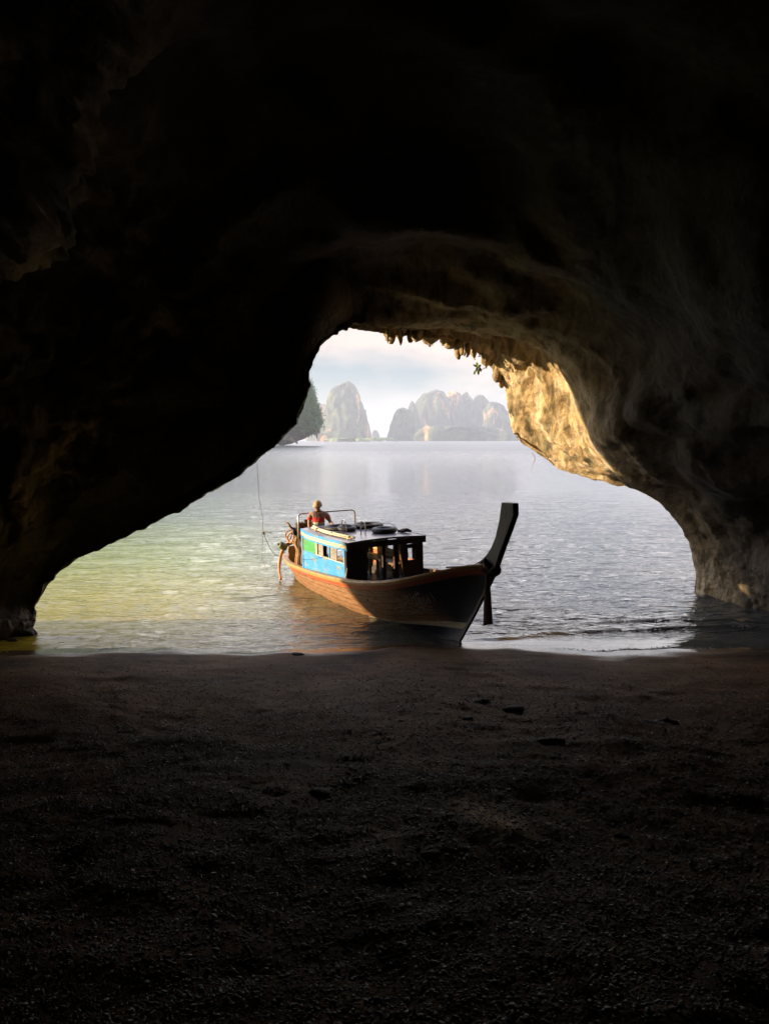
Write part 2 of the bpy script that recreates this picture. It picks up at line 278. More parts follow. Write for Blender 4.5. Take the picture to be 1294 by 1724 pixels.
# ------------------------------------------------------------------ the cave
# ring at the throat (inner edge of the mouth) and the outer lip: outline points unprojected to their own depth
T = [(60, 1068, 13.45), (62, 1028, 13.6), (104, 962, 13.8), (190, 917, 13.9), (285, 872, 14.0), (385, 817, 14.0), (445, 770, 14.0), (500, 716, 14.0),
     (521, 668, 14.0), (534, 608, 14.1), (572, 562, 14.4), (640, 554, 15.0), (720, 550, 15.4), (800, 556, 15.6), (870, 572, 15.6), (930, 600, 15.6),
     (965, 640, 15.5), (985, 690, 15.5), (1003, 755, 15.6), (1045, 812, 15.9), (1110, 855, 16.3), (1153, 905, 16.7), (1169, 955, 17.0), (1171, 1003, 17.05)]
O_ = [None] * 10 + [(568, 552, 15.0), (640, 562, 16.3), (720, 574, 17.2), (778, 588, 17.8), (822, 612, 18.2), (840, 650, 18.6), (848, 695, 18.8),
      (866, 742, 19.0), (938, 792, 18.6), (1022, 816, 17.8), (1114, 853, 17.5), (1159, 902, 17.8), (1170, 952, 18.0), (1173, 1000, 18.0)]
K = len(T)
RT = np.array([at(*q) for q in T])
RO = np.array([at(*O_[k]) if O_[k] else RT[k] + np.array([-.22, .18, .12]) for k in range(K)])
def addfeet(r, dl=(0, 0), dr=(0, 0)):
    a = r[0].copy(); b = r[-1].copy(); a[2] = -1.2; a[0] -= .05 + dl[0]; a[1] += dl[1]; b[2] = -1.2; b[0] += .15 + dr[0]; b[1] += dr[1]
    return np.vstack([a, r, b])
RT = addfeet(RT); RO = addfeet(RO)
K += 2
uu = np.linspace(0, 1, K); ang = np.pi * (1 - uu)
cx = .6
def arch(rx, rz, y, c=.3, pw=.85, blend=0, ys=0):
    ca = np.cos(ang); sa = np.sin(ang)
    x = c + rx * np.sign(ca) * np.abs(ca) ** pw; z = -1.2 + (rz + 1.2) * np.abs(sa) ** .8
    return np.stack([x, np.full(K, y) + ys * uu, z], 1)
def grow(sx, sz, dy, addz=0):
    r = RT.copy(); r[:, 0] = cx + (r[:, 0] - cx) * sx; r[:, 2] = np.where(r[:, 2] > 0, r[:, 2] * sz + addz * np.sin(ang), r[:, 2]); r[:, 1] += dy; return r
g1 = grow(1.03, 1.04, -.9); g2 = grow(1.09, 1.16, -2.1, .1); g3 = grow(1.13, 1.36, -3.4, .2); g4 = grow(1.17, 1.52, -4.9, .3)
lw_ = 1 - sstep(.36, .56, uu)
for g, od, dy_ in ((g1, .75, -.22), (g2, 1.8, -.75), (g3, 2.9, -1.7), (g4, 3.8, -3.2)):
    dirn = RT - np.array([.6, 0, 1.2]); dirn[:, 1] = 0; dirn /= np.linalg.norm(dirn, axis=1)[:, None]; dirn[:, 2] = np.maximum(dirn[:, 2], .15)
    q_ = RT + dirn * od; q_[:, 1] = RT[:, 1] + dy_; q_[0, 2] = -1.2; m_ = lw_[:, None]; g[:] = g * (1 - m_) + q_ * m_
# the left foot runs out to the frame edge on the sand, the right one along the water
for g, xl, xr in ((g1, -5.9, 7.0), (g2, -6.05, 7.75), (g3, -6.5, 8.2), (g4, -7.2, 8.4)):
    for k in range(K):
        lw = max(0, 1 - g[k, 2] / 1.6) if k < K / 2 else 0; rw = max(0, 1 - g[k, 2] / 2.5) if k > K / 2 else 0
        g[k, 0] = g[k, 0] * (1 - lw) + xl * lw if lw else g[k, 0]; g[k, 0] = g[k, 0] * (1 - rw) + xr * rw if rw else g[k, 0]
a5 = .55 * grow(1.2, 1.6, -6.6, .3) + .45 * arch(8.2, 9.2, 9.3, .5)
rings = [arch(.5, 1.5, -12.5), arch(4.5, 5.5, -11.5), arch(7.2, 7.6, -8), arch(8.2, 8.6, -3), arch(8.4, 9.2, 2), arch(8.3, 9.4, 6), a5, g4, g3, g2, g1, RT]
mid = .5 * RT + .5 * RO
out_n = np.stack([np.cos(ang), 0 * ang, np.sin(ang)], 1)
mid += out_n * (.18 * np.sin(np.pi * uu))[:, None]
rings += [mid, RO]
e1 = RO + out_n * .7; e1[:, 1] += .25 * uu - .15
left = uu < .45
e1[left, 1] = np.minimum(e1[left, 1], 14.1)
e2 = arch(9.5, 11, 13.4, .5, .85, ys=8.5); e2[:, 1] = 13.3 + 9 * uu ** 1.2
e3 = arch(34, 34, 11.0, 0, .85, ys=16)
e2[:, 2] = np.where(e2[:, 2] < 0, -2.5, e2[:, 2]); e3[:, 2] = np.where(e3[:, 2] < 0, -2.5, e3[:, 2])
rings += [e1, e2, e3]
RR = np.array(rings)                              # (nr, K, 3)
NU = 560
seg = [3, 6, 8, 10, 12, 16, 22, 26, 30, 34, 36, 34, 34, 12, 14, 8]
# across u
RU = np.array([spline(r, NU) for r in RR])
rows = []; vpar = []
for i in range(len(RU) - 1):
    p0 = RU[max(i - 1, 0)]; p1 = RU[i]; p2 = RU[i + 1]; p3 = RU[min(i + 2, len(RU) - 1)]
    for k in range(seg[i]):
        f = k / seg[i]
        a = .5 * ((2 * p1) + (-p0 + p2) * f + (2 * p0 - 5 * p1 + 4 * p2 - p3) * f ** 2 + (-p0 + 3 * p1 - 3 * p2 + p3) * f ** 3)
        l = p1 * (1 - f) + p2 * f
        cm_ = .85 if i < 9 else .42; rows.append(a * cm_ + l * (1 - cm_)); vpar.append(i + f)
rows.append(RU[-1]); vpar.append(len(RU) - 1)
G = np.array(rows); V = np.array(vpar)
du = np.gradient(G, axis=1); dv = np.gradient(G, axis=0); nrm = np.cross(du, dv); nrm /= np.linalg.norm(nrm, axis=2, keepdims=True) + 1e-9
VV = V[:, None] * np.ones((1, NU)); UU = np.ones((len(V), 1)) * np.linspace(0, 1, NU)[None, :]
# displacement: large flowing scallops inside, fine crumble near the mouth edge
iT = 11
dT = np.minimum(np.abs(VV - iT) / 1.5, 1)
amp_big = np.where(VV < iT, .12 + .75 * sstep(0, 1, dT), .12); amp_big = np.where(VV > iT + 2.2, .5, amp_big)
amp_big = np.where((VV > iT + .3) & (VV < iT + 2.0) & (UU > .5), .12, amp_big)
Wp = G * .28 + .5 * np.stack([fbm(G * .25, 3, 91), fbm(G * .25, 3, 92), fbm(G * .25, 3, 93)], -1)
d = amp_big * (.75 * fbm(Wp * np.array([1, .6, 1]), 3, 5) + .10 * ridged(Wp * .9, 2, 21))
d += .05 * fbm(G * 1.1, 4, 44) + .014 * ridged(G * 3.1, 3, 55) + .012 * fbm(G * 7, 3, 60)
crag = (1 - sstep(.30, .42, UU)) * sstep(.06, .12, UU) * sstep(4.5, 6, VV) * (1 - sstep(8.6, 9.6, VV)); d += crag * (.2 * ridged(G * np.array([2.2, 1.2, 1.4]), 4, 101) + .05 * fbm(G * 5, 3, 102))
outer = sstep(iT + .15, iT + .7, VV) * (1 - sstep(iT + 2.1, iT + 2.6, VV)) * sstep(.4, .55, UU)
stv = G * np.array([1.2, 1.2, .45])
flow = np.stack([UU * 11 + .25 * VV, VV * 3.6 + 1.2 * fbm(G * .35, 2, 75), .35 * G[..., 2]], -1)
outer = outer * (1 - .65 * sstep(.70, .78, UU))
d += outer * (.085 * ridged(flow, 4, 70) + .030 * ridged(G * 3.5, 4, 71) + .12 * fbm(flow * .6, 3, 72))
for (v_, h_, w_) in ((iT + .55, .16, .16), (iT + 1.02, -.26, .08), (iT + 1.5, .20, .18)):
    vq = v_ + .18 * np.sin(UU * 17 + v_) + .12 * fbm(G * .8, 2, int(v_ * 30)); d += outer * h_ * np.exp(-((VV - vq) / w_) ** 2)
# arch-like ledges that follow the mouth, on the inside roof
for (v0, u0, u1, h, wd) in ((8.6, .36, .62, -.20, .25), (7.3, .34, .6, -.30, .3), (9.6, .45, .8, -.14, .2), (6.4, .5, .95, -.30, .35), (10.4, .55, .9, -.10, .16)):
    vc = v0 + .35 * np.sin(UU * 9 + v0) + .25 * fbm(G * .4, 2, int(v0 * 10))
    d += h * np.exp(-((VV - vc) / wd) ** 2) * sstep(u0 - .08, u0 + .08, UU) * (1 - sstep(u1 - .1, u1 + .1, UU))
# pitted foot on the right
ft = sstep(.86, .93, UU) * sstep(8, 9.5, VV) * (1 - sstep(12, 12.5, VV)); d *= (1 - .6 * ft); d += ft * .035 * ridged(G * 5, 3, 81)
lf = sstep(.0, .01, UU) * (1 - sstep(.03, .07, UU)) * sstep(7, 9, VV); d += lf * .15 * ridged(G * 2.4, 3, 82)
keepT = np.exp(-((VV - iT) / .35) ** 2); d *= (1 - .35 * keepT)
d = np.where(UU < .45, np.where(VV > iT - .2, d * .6, d), d)
d += (UU < .47) * np.exp(-((VV - iT) / .5) ** 2) * (.055 * ridged(G * 3.4, 4, 121) + .08 * fbm(G * 1.7, 3, 122))
G = G + nrm * d[..., None]
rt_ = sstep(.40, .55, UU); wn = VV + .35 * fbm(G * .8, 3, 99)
lo_ = iT - 3.1 + 1.3 * sstep(.58, .70, UU) - .5 * sstep(.88, .96, UU); lit_w = rt_ * sstep(0, 1, (wn - lo_) / (iT + .3 - lo_)) ** 1.1 + (1 - rt_) * .0  # rock lightened towards mouth and ceiling to paint in their bounce glow
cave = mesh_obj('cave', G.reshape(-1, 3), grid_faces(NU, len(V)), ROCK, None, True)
crs = crag * sstep(.05, .45, fbm(np.stack([G[..., 0] * 1.2 + G[..., 2], G[..., 1] * .7, G[..., 2] * 1.6 - G[..., 0]], -1), 4, 141)) * .55  # pale streaks painted on the crags in place of wet highlights
painted_light(cave, np.clip(lit_w + crs, 0, 1))
# unseen rock mass added to keep sun off the right wall foot
sp_ = []
for ph in np.linspace(0, np.pi, 40):
    for a in np.linspace(0, 2 * np.pi, 80, endpoint=False):
        dr = np.array([math.cos(a) * math.sin(ph), math.sin(a) * math.sin(ph), math.cos(ph)]); m_ = (abs(dr) ** 3.2).sum() ** (1 / 3.2); sp_.append(dr / m_ * np.array([1.45, 1.15, .78]))
sp_ = np.array(sp_); sp_ += (sp_ / np.linalg.norm(sp_, axis=1)[:, None]) * (.16 * fbm(sp_ * 1.4 + 5, 4, 8) + .05 * ridged(sp_ * 3, 3, 8))[:, None]
mesh_obj('sun_block_rock', sp_ + np.array([-5.0, 15.2, 3.18]), grid_faces(80, 40, True), ROCK, cave, True)
tag(cave, 'dark limestone sea cave arch framing the bay, its right lip sunlit', kind='structure')
q_ = sp_ / np.array([1.45, 1.15, .78]) * np.array([1.6, 1.0, 1.15]); mesh_obj('shore_shade_rock', q_ + np.array([-8.1, 13.05, .2]), grid_faces(80, 40, True), ROCK, cave, True)  # unseen rock mass added outside the left foot to shade the near-shore water
# stalactites hanging from the outer lip
def stal(px, py, Y, top, length, r0, lean=(0, 0), blunt=.55, seed=0):
    c = at(px, py, Y); mb = MB(); n = 14; K2 = 12; vs_ = []
    for k in range(K2 + 1):
        f = k / K2; z = c[2] + top - (top + length) * f
        r = r0 * (1.35 - .80 * f) * math.sqrt(max(0.0, 1 - max(0, (f - .78) / .22) ** 2) + .03)
        for q in range(n):
            a = 2 * math.pi * q / n
            p = np.array([c[0] + lean[0] * f, c[1] + lean[1] * f, z]) + np.array([math.cos(a), math.sin(a), 0]) * max(r, .01)
            dd = float(fbm(p[None] * 7 + seed, 3, seed)[0]) * r0 * .6
            vs_.append(p + np.array([math.cos(a), math.sin(a), .2]) * dd)
    fs = list(map(tuple, grid_faces(n, K2 + 1, True))) + [tuple(K2 * n + q for q in range(n))]
    mb.add(vs_, fs); o = painted_light(mb.build('stalactite', ROCK, cave, True), np.full(len(vs_), .8))
for k, s_ in enumerate([(655, 566, 16.5, .35, .16, .11, (.05, 0), .6), (672, 568, 16.7, .3, .03, .16), (722, 578, 17.1, .35, .04, .2, (0, 0), .8), (700, 572, 16.9, .3, .05, .13),
                        (769, 585, 17.6, .4, .26, .10, (.04, 0), .5), (757, 582, 17.6, .35, .08, .14), (796, 588, 17.8, .4, .22, .12, (.03, 0), .7), (807, 592, 17.9, .4, .10, .1),
                        (816, 598, 18.0, .35, .28, .10, (.04, 0), .8), (826, 606, 18.1, .4, .14, .12), (836, 622, 18.4, .3, .30, .11), (843, 640, 18.5, .3, .18, .10), (745, 580, 17.4, .3, .02, .12)]):
    stal(*s_, **({'seed': k + 3}) if len(s_) >= 8 else {'seed': k + 3})
rs = random.Random(3)
for k in range(16):
    f_ = rs.random(); px_ = 640 + 205 * f_; py_ = float(np.interp(px_, [640, 720, 770, 815, 845], [564, 576, 586, 600, 645])); stal(px_, py_, float(np.interp(px_, [640, 720, 778, 822, 845], [16.3, 17.2, 17.8, 18.2, 18.7])) + rs.uniform(-.3, .1), .25, rs.uniform(.02, .16), rs.uniform(.03, .07), (rs.uniform(-.03, .05), 0), .6, 40 + k)
# ------------------------------------------------------------------ beach
def beach_h(x, y):
    dd = 12.45 + .15 * np.sin(x * .6 + 1) + .16 * np.sin(x * 1.3 + .4) + .06 * np.sin(x * 3.3) + .03 * np.sin(x * 7.1) - y
    h = np.where(dd > 0, .085 * dd + .0035 * dd * dd, .075 * dd - .002 * dd * dd)
    h = np.where(dd > 14, .085 * 14 + .0035 * 196 + (dd - 14) * .02, h)
    h = h + np.where(np.abs(x) > 5, .02 * (np.abs(x) - 5) ** 1.4, 0) * sstep(0, 3, dd)
    P_ = np.stack([x, y, 0 * x], -1)
    s_ = sstep(.3, 3.5, dd)
    return h + s_ * (.07 * fbm(P_ * .6, 4, 3) + .010 * ridged(P_ * 1.7, 2, 6) * sstep(1, 5, dd) + .014 * fbm(P_ * 5, 3, 9)) + sstep(0, .5, dd) * .012 * fbm(P_ * np.array([1.2, 3, 1]), 3, 12)
xs = np.linspace(-13, 13, 330); ys = np.concatenate([np.linspace(-14, 1.5, 60), np.linspace(1.55, 14, 400), np.linspace(14.2, 30, 30)])
X, Y = np.meshgrid(xs, ys); Z = beach_h(X, Y)
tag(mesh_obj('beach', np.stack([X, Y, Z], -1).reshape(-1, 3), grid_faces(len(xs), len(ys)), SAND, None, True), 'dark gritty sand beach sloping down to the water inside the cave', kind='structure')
# pebbles and shell grit
def stones(name, n, fx, fy, size, mt, tone, seed):
    r = np.random.RandomState(seed); x = fx(r, n); y = fy(r, n); h = beach_h(x, y)
    base = np.array([(1, 0, 0), (-1, 0, 0), (0, 1, 0), (0, -1, 0), (0, 0, 1), (0, 0, -1), (.62, .62, .5), (-.62, .62, .5), (.62, -.62, .5), (-.62, -.62, .5)])
    fc = np.array([(0, 2, 6), (2, 4, 6), (4, 0, 6), (2, 1, 7), (1, 4, 7), (4, 2, 7), (0, 4, 8), (4, 3, 8), (3, 0, 8), (1, 3, 9), (3, 4, 9), (4, 1, 9), (0, 5, 2), (2, 5, 1), (1, 5, 3), (3, 5, 0)])
    s = size(r, n); sc = np.stack([s * r.uniform(.7, 1.5, n), s * r.uniform(.7, 1.5, n), s * r.uniform(.3, .8, n)], 1)
    a = r.uniform(0, 6.28, n); ca, sa = np.cos(a), np.sin(a); tl = r.uniform(-.5, .5, n)
    p = base[None] * sc[:, None, :] * r.uniform(.85, 1.15, (n, 10, 1))
    zt = p[..., 2] + p[..., 0] * tl[:, None]
    q = np.stack([p[..., 0] * ca[:, None] - p[..., 1] * sa[:, None], p[..., 0] * sa[:, None] + p[..., 1] * ca[:, None], zt], -1)
    q += np.stack([x, y, h + sc[:, 2] * .35], 1)[:, None, :]
    F_ = (fc[None] + (np.arange(n) * 10)[:, None, None]).reshape(-1, 3)
    o = mesh_obj(name, q.reshape(-1, 3), F_, mt, None, True)
    at_ = o.data.attributes.new('tone', 'FLOAT', 'POINT'); at_.data.foreach_set('value', np.repeat(tone(r, n), 10).astype(np.float32))
    return o
NP_ = 85000
def fy_(r, n): return 2.2 + 10.0 * r.beta(1.0, 2.5, n)
ysave = {}
def fy2(r, n):
    return ysave['y']
def fx2(r, n):
    y = fy_(r, n); ysave['y'] = y; return r.uniform(-1, 1, n) * (1.2 + y * .56)
o = stones('pebbles', NP_, fx2, fy2, lambda r, n: .0030 + .012 * r.beta(1.1, 5, n) + .0003 * ysave['y'], PEB, lambda r, n: np.where(r.uniform(0, 1, n) < .28, r.uniform(.82, 1, n), r.beta(1.3, 2.2, n) * .7), 4)
tag(o, 'shell grit and pebbles scattered over the dark sand', kind='stuff')
# a few larger stones lying on the beach
DARK = plain('dark_stone', (.035, .03, .028), .8, 0, .5, 9)
def bstone(px, py, s, label, grp=None):
    lo, hi = 1.5, 13.0
    for _ in range(40):
        m_ = (lo + hi) / 2; p = at(px, py, m_)
        if p[2] > float(beach_h(np.array([p[0]]), np.array([m_]))[0]): lo = m_
        else: hi = m_
    p = at(px, py, lo)
    v = []; n = 12; K2 = 7
    for k in range(K2):
        ph = math.pi * k / (K2 - 1)
        for q in range(n):
            a = 2 * math.pi * q / n; dr = np.array([math.cos(a) * math.sin(ph), math.sin(a) * math.sin(ph), math.cos(ph)])
            rr = s * (1 + .45 * float(fbm((dr * 1.7 + px)[None], 3, 5)[0]))
            v.append(dr * rr * np.array([1.0, .8, .26]))
    o = mesh_obj('stone', v, grid_faces(n, K2, True), DARK, None, True); o.location = (p[0], p[1], p[2] + s * .08)
    tag(o, label, 'stone', 'dark stones half sunk in the beach')
bstone(538, 1335, .075, 'small dark stone alone in the middle of the beach, left of the pale sand patch')
bstone(812, 1182, .10, 'flat dark stone on the sand below the bow of the boat')
bstone(786, 1210, .06, 'small dark stone just in front of the flat stone below the bow')
bstone(865, 1195, .10, 'widest dark stone, right of the flat stone below the bow')
bstone(1122, 1217, .11, 'dark stone on the right side of the beach, halfway to the rock wall')
bstone(925, 1250, .10, 'dark lump of stone on the sand beyond the pale sand patch')
bstone(728, 1440, .06, 'broad dark stone nearest the camera on the central sand')
bstone(1045, 1408, .05, 'small dark stone right of the pale sand patch')
bstone(500, 1102, .09, 'dark stone half buried right at the waterline left of the boat')
# ------------------------------------------------------------------ water
def axis(dense_lo, dense_hi, step, far, gro=1.16):
    a = list(np.arange(dense_lo, dense_hi, step)); s = step
    while a[-1] < far: s *= gro; a.append(a[-1] + s)
    return np.array(a)
xp = axis(0, 11, .085, 4300); xs = np.concatenate([-xp[1:][::-1], xp])
ys = axis(10.5, 46, .075, 4300, 1.08)
X, Y = np.meshgrid(xs, ys); st = np.maximum(np.gradient(X, axis=1), np.gradient(Y, axis=0))
fade = (1 - sstep(.12, .9, st)) * (1 - .75 * sstep(18, 46, Y))
P_ = np.stack([X * .6 + .2 * Y, Y * 1.6 - .2 * X, 0 * X], -1)
shore = sstep(12.6, 15.5, Y)
calm = np.maximum(sstep(12.7, 13.7, Y), 1 - sstep(-1.5, 1.0, X))
lf2 = 1 - sstep(-3, 2, X)
Z = fade * calm * (1 - .15 * lf2) * (.034 * fbm(P_ * 1.1, 3, 31) * (.35 + .65 * shore) + .010 * ridged(P_ * 2.6 + 3, 3, 33) * (.35 + .65 * shore)) 
fade2 = 1 - sstep(.3, 2.0, st)
# a small breaker running along the shore, and a swash front
yc = 13.10 + .85 * sstep(1.5, 5.5, X) + .12 * np.sin(X * .9) + .06 * np.sin(X * 2.3 + 1) + .10 * fbm(np.stack([X * .7, 0 * X, 0 * X], -1), 3, 77)
sgn = sstep(.5, 2.5, X) + .6 * (1 - sstep(-4.5, -1.5, X)) * .8
Z += .040 * sgn * np.exp(-((Y - yc) / .085) ** 2) * (1 + .4 * fbm(P_ * 3, 2, 7))
rip = sstep(.3, 2.0, X) * sstep(0, .15, Y - yc) * (1 - sstep(14.4, 16.0, Y)) * fade
Z += rip * .016 * np.sin(Y * 22 + 2.5 * np.sin(X * .8) + 3 * fbm(np.stack([X * .5, Y * .5, 0 * X], -1), 2, 15)) * (.6 + .6 * fbm(P_ * .8, 2, 16))
yc2 = yc + .55 + .1 * np.sin(X * .5)
Z += .018 * np.exp(-((Y - yc2) / .12) ** 2) * (1 + .4 * fbm(P_ * 2, 2, 8)) * fade
Z += -.012 * (1 - sstep(12.4, 13.0, Y))
o = mesh_obj('water', np.stack([X, Y, Z], -1).reshape(-1, 3), grid_faces(len(xs), len(ys)), WATER, None, True)
wx_ = xs; wy_ = ys; WZ = Z
def water_z(x, y):
    i = np.clip(np.searchsorted(wx_, x) - 1, 0, len(wx_) - 2); j = np.clip(np.searchsorted(wy_, y) - 1, 0, len(wy_) - 2); fx = (x - wx_[i]) / (wx_[i + 1] - wx_[i]); fy = (y - wy_[j]) / (wy_[j + 1] - wy_[j])
    return (WZ[j, i] * (1 - fx) + WZ[j, i + 1] * fx) * (1 - fy) + (WZ[j + 1, i] * (1 - fx) + WZ[j + 1, i + 1] * fx) * fy
rf = np.random.RandomState(12); nf = 16000; fxx = rf.uniform(-6, 8, nf); pick = rf.randint(0, 3, nf)
fyc = lambda x: 13.10 + .85 * sstep(1.5, 5.5, x) + .12 * np.sin(x * .9) + .06 * np.sin(x * 2.3 + 1) + .10 * fbm(np.stack([x * .7, 0 * x, 0 * x], -1), 3, 77)
edge = 12.45 + .15 * np.sin(fxx * .6 + 1) + .16 * np.sin(fxx * 1.3 + .4) + .06 * np.sin(fxx * 3.3) + .03 * np.sin(fxx * 7.1)
fyy = np.where(pick == 0, fyc(fxx) - .02 + rf.normal(0, .025, nf), np.where(pick == 1, fyc(fxx) + .55 + .1 * np.sin(fxx * .5) + rf.normal(0, .03, nf), edge + .10 + np.abs(rf.normal(0, .05, nf))))
dens = vnoise(np.stack([fxx * 1.6, fyy * 1.5, pick * 9.0], -1), 5) * .5 + .5; kp = rf.uniform(0, 1, nf) < (sstep(.42, .8, dens) * np.where(pick == 0, sstep(1.5, 4, fxx), np.where(pick == 1, sstep(2.5, 5, fxx), .8)))
fxx = fxx[kp]; fyy = fyy[kp]; nf = len(fxx); sf = rf.uniform(.004, .012, nf); hex_ = np.array([(math.cos(a), math.sin(a), 0) for a in np.linspace(0, 2 * math.pi, 7)[:-1]] + [(0, 0, .6)])
fv = hex_[None] * sf[:, None, None] * np.array([1.8, 1, 1]) + np.stack([fxx, fyy, np.maximum(water_z(fxx, fyy), beach_h(fxx, fyy)) + .002], 1)[:, None]
ff = (np.array([(6, q, (q + 1) % 6) for q in range(6)])[None] + (np.arange(nf) * 7)[:, None, None]).reshape(-1, 3)
tag(mesh_obj('foam', fv.reshape(-1, 3), ff, plain('foam', (.75, .74, .70), .5)), 'thin lines of foam left by the small waves at the water edge', kind='stuff')
tag(o, 'rippled bay water, green at the left and silvery blue towards the far islands', kind='structure')
SEABED = plain('seabed', (.1, .09, .07), .9)
o = mesh_obj('seabed', [(-5000, 5, -6), (5000, 5, -6), (5000, 5000, -6), (-5000, 5000, -6)], [(0, 1, 2, 3)], SEABED); tag(o, kind='structure')

# ------------------------------------------------------------------ far karst islands
def loft_levels(levels, D, depth=.55, n=80, seed=0, amp=.10, sub=5, sharp=1.0):
    """levels: (py, left px, right px) from the top down, at distance D"""
    lv = np.array(levels, float); z = np.array([at(a, b, D)[2] for b, a in zip(lv[:, 0], lv[:, 1])])
    xl = np.array([at(a, b, D)[0] for b, a in zip(lv[:, 0], lv[:, 1])]); xr = np.array([at(a, b, D)[0] for b, a in zip(lv[:, 0], lv[:, 2])])
    m = len(z); t = np.linspace(0, m - 1, (m - 1) * sub + 1); zi = np.interp(t, range(m), z); li = np.interp(t, range(m), xl); ri = np.interp(t, range(m), xr)
    a = np.linspace(0, 2 * math.pi, n, endpoint=False); c = (li + ri) / 2; h = (ri - li) / 2; hm = h.max()
    Xc = c[:, None] + h[:, None] * np.cos(a); Yc = D + (h[:, None] * depth + hm * .05) * np.sin(a); Zc = zi[:, None] + 0 * a
    Pn = np.stack([Xc, Yc, Zc * .35], -1) / (hm * .5)
    d_ = (fbm(Pn * 1.5, 5, seed) + .6 * ridged(Pn * 2.2, 4, seed + 7)) * hm * amp
    d_ *= np.minimum(1, h[:, None] / (hm * .3))
    Xc = Xc + np.cos(a) * d_ * .7; Yc = Yc + np.sin(a) * d_ * 1.6
    Zc = Zc + fbm(Pn * 3, 3, seed + 3) * hm * .03
    P = np.stack([Xc, Yc, Zc], -1)
    top = P[0].mean(0); top[2] += hm * .015; P = np.concatenate([np.tile(top, (1, n, 1)), P])
    return P.reshape(-1, 3), grid_faces(n, len(P), True)
def hill(name, towers, label, mt=None):
    mb = MB()
    for (lv, D, sd, dp) in towers:
        v, f = loft_levels(lv, D, dp, 72, sd); mb.add(v, f)
    o = mb.build(name, mt or HILL, None, True); tag(o, label, kind='structure'); return o
BASE = 744
hill('hill', [([(641, 585, 587), (643, 582, 590), (647, 577, 594), (652, 567, 597), (660, 560, 600), (672, 555, 603), (687, 550, 609), (692, 548, 616), (713, 545, 620), (730, 542, 624), (BASE, 540, 627)], 1750, 3, .8)],
     'tall steep limestone tower rising from the bay on the left')
hill('hill', [([(680, 538, 546), (684, 534, 550), (700, 528, 556), (BASE, 515, 568)], 2050, 9, .8)], 'pale shoulder of rock behind the tall limestone tower')
hill('hill', [([(729, 540, 548), (733, 534, 553), (BASE, 528, 558)], 1500, 12, .7), ([(727, 606, 610), (732, 603, 614), (BASE, 599, 618)], 1500, 14, .7), ([(724, 629, 634), (730, 626, 637), (BASE, 622, 642)], 2300, 15, .7)],
     'low wooded islets along the water beneath the tall tower')
T1 = [(687, 674, 682), (690, 668, 689), (697, 663, 694), (708, 659, 697), (725, 655, 699), (BASE, 652, 702)]
rg = [(T1, 1800, 21, .7), ([(675, 692, 694), (679, 690, 697), (690, 686, 702), (BASE, 680, 712)], 1950, 22, .7),
      ([(656.5, 731, 738), (659, 724, 743), (664, 714, 747), (668, 709, 750), (679, 702, 753), (700, 698, 756), (BASE, 694, 762)], 2000, 23, .7),
      ([(658.5, 759, 767), (661, 754, 771), (665, 750, 775), (680, 746, 780), (BASE, 738, 792)], 2040, 24, .7),
      ([(660, 783, 786), (663, 779, 789), (673, 775, 794), (700, 770, 800), (BASE, 762, 812)], 2060, 25, .7),
      ([(665, 805, 812), (668, 801, 816), (675, 797, 821), (690, 792, 828), (BASE, 780, 840)], 2020, 26, .7),
      ([(677, 824, 834), (681, 818, 842), (694, 812, 853), (713, 806, 862), (BASE, 800, 880)], 1980, 27, .7),
      ([(718, 720, 800), (722, 705, 840), (732, 698, 858), (BASE, 694, 868)], 1700, 28, .3)]
hill('hill', rg, 'broad hazy massif of rounded limestone domes with orange cliff faces')
MANG = leafmat('mangrove', [(.3, (.10, .15, .05)), (.7, (.22, .27, .10))], .02)
hill('shore', [([(738.2, 556, 655), (739.5, 552, 662), (742.5, 550, 668)], 1350, 31, .12)], 'thin pale green strip of mangrove shore between the two rock islands', MANG)
# ------------------------------------------------------------------ wooded islet behind the left wall of the mouth
D0 = 430.
iv = [(290, -60, 60), (330, -150, 150), (400, -260, 225), (460, -330, 290), (500, -380, 330), (540, -420, 400), (590, -440, 462), (625, -450, 500), (648, -450, 519), (660, -450, 524), (672, -450, 528), (686, -450, 534), (700, -450, 537), (712, -450, 538), (722, -450, 535), (729, -450, 530), (734, -450, 522), (739, -450, 514), (744, -450, 505), (747, -450, 501), (752, -450, 501)]
v, f = loft_levels(iv, D0, .25, 300, 41, .010, 7)
far_right = v[:, 0]
isl = mesh_obj('islet', v, f, ISL, None, True); tag(isl, 'undercut rocky islet with trees behind the left wall of the cave mouth', kind='structure')
for k, (px, py, ln, r_) in enumerate([(533, 730, 3.0, .7), (529, 727, 2.2, .6), (524, 728, 3.2, .5), (519, 731, 2.0, .8), (514, 734, 1.4, .7), (536, 722, 2.6, .6)]):
    c = at(px, py, D0 - 1); mb = MB(); mb.tube([c + [0, 0, 1.5], c + [.1, 0, 0], c + [.1, 0, -ln * .6], c + [.2, 0, -ln]], [r_ * 1.6, r_, r_ * .6, .1], 7, 0, False, .25); mb.build('stalactite', ISL, isl, True)
vis = v[(v[:, 0] > -78) & (v[:, 2] > 7.5) & (v[:, 1] < D0 + 14)]
r_ = np.random.RandomState(5); nC = 5200
sel = vis[r_.randint(0, len(vis), nC)] + r_.normal(0, 1.0, (nC, 3)); keep = r_.uniform(0, 1, nC) < sstep(6, 15, sel[:, 2] + 3 * fbm(sel * .15, 2, 6)); sel = sel[keep]
sel[:, 0] += .2
nq = 9; cc = np.repeat(sel, nq, 0) + r_.normal(0, .62, (len(sel) * nq, 3)); M_ = len(cc)
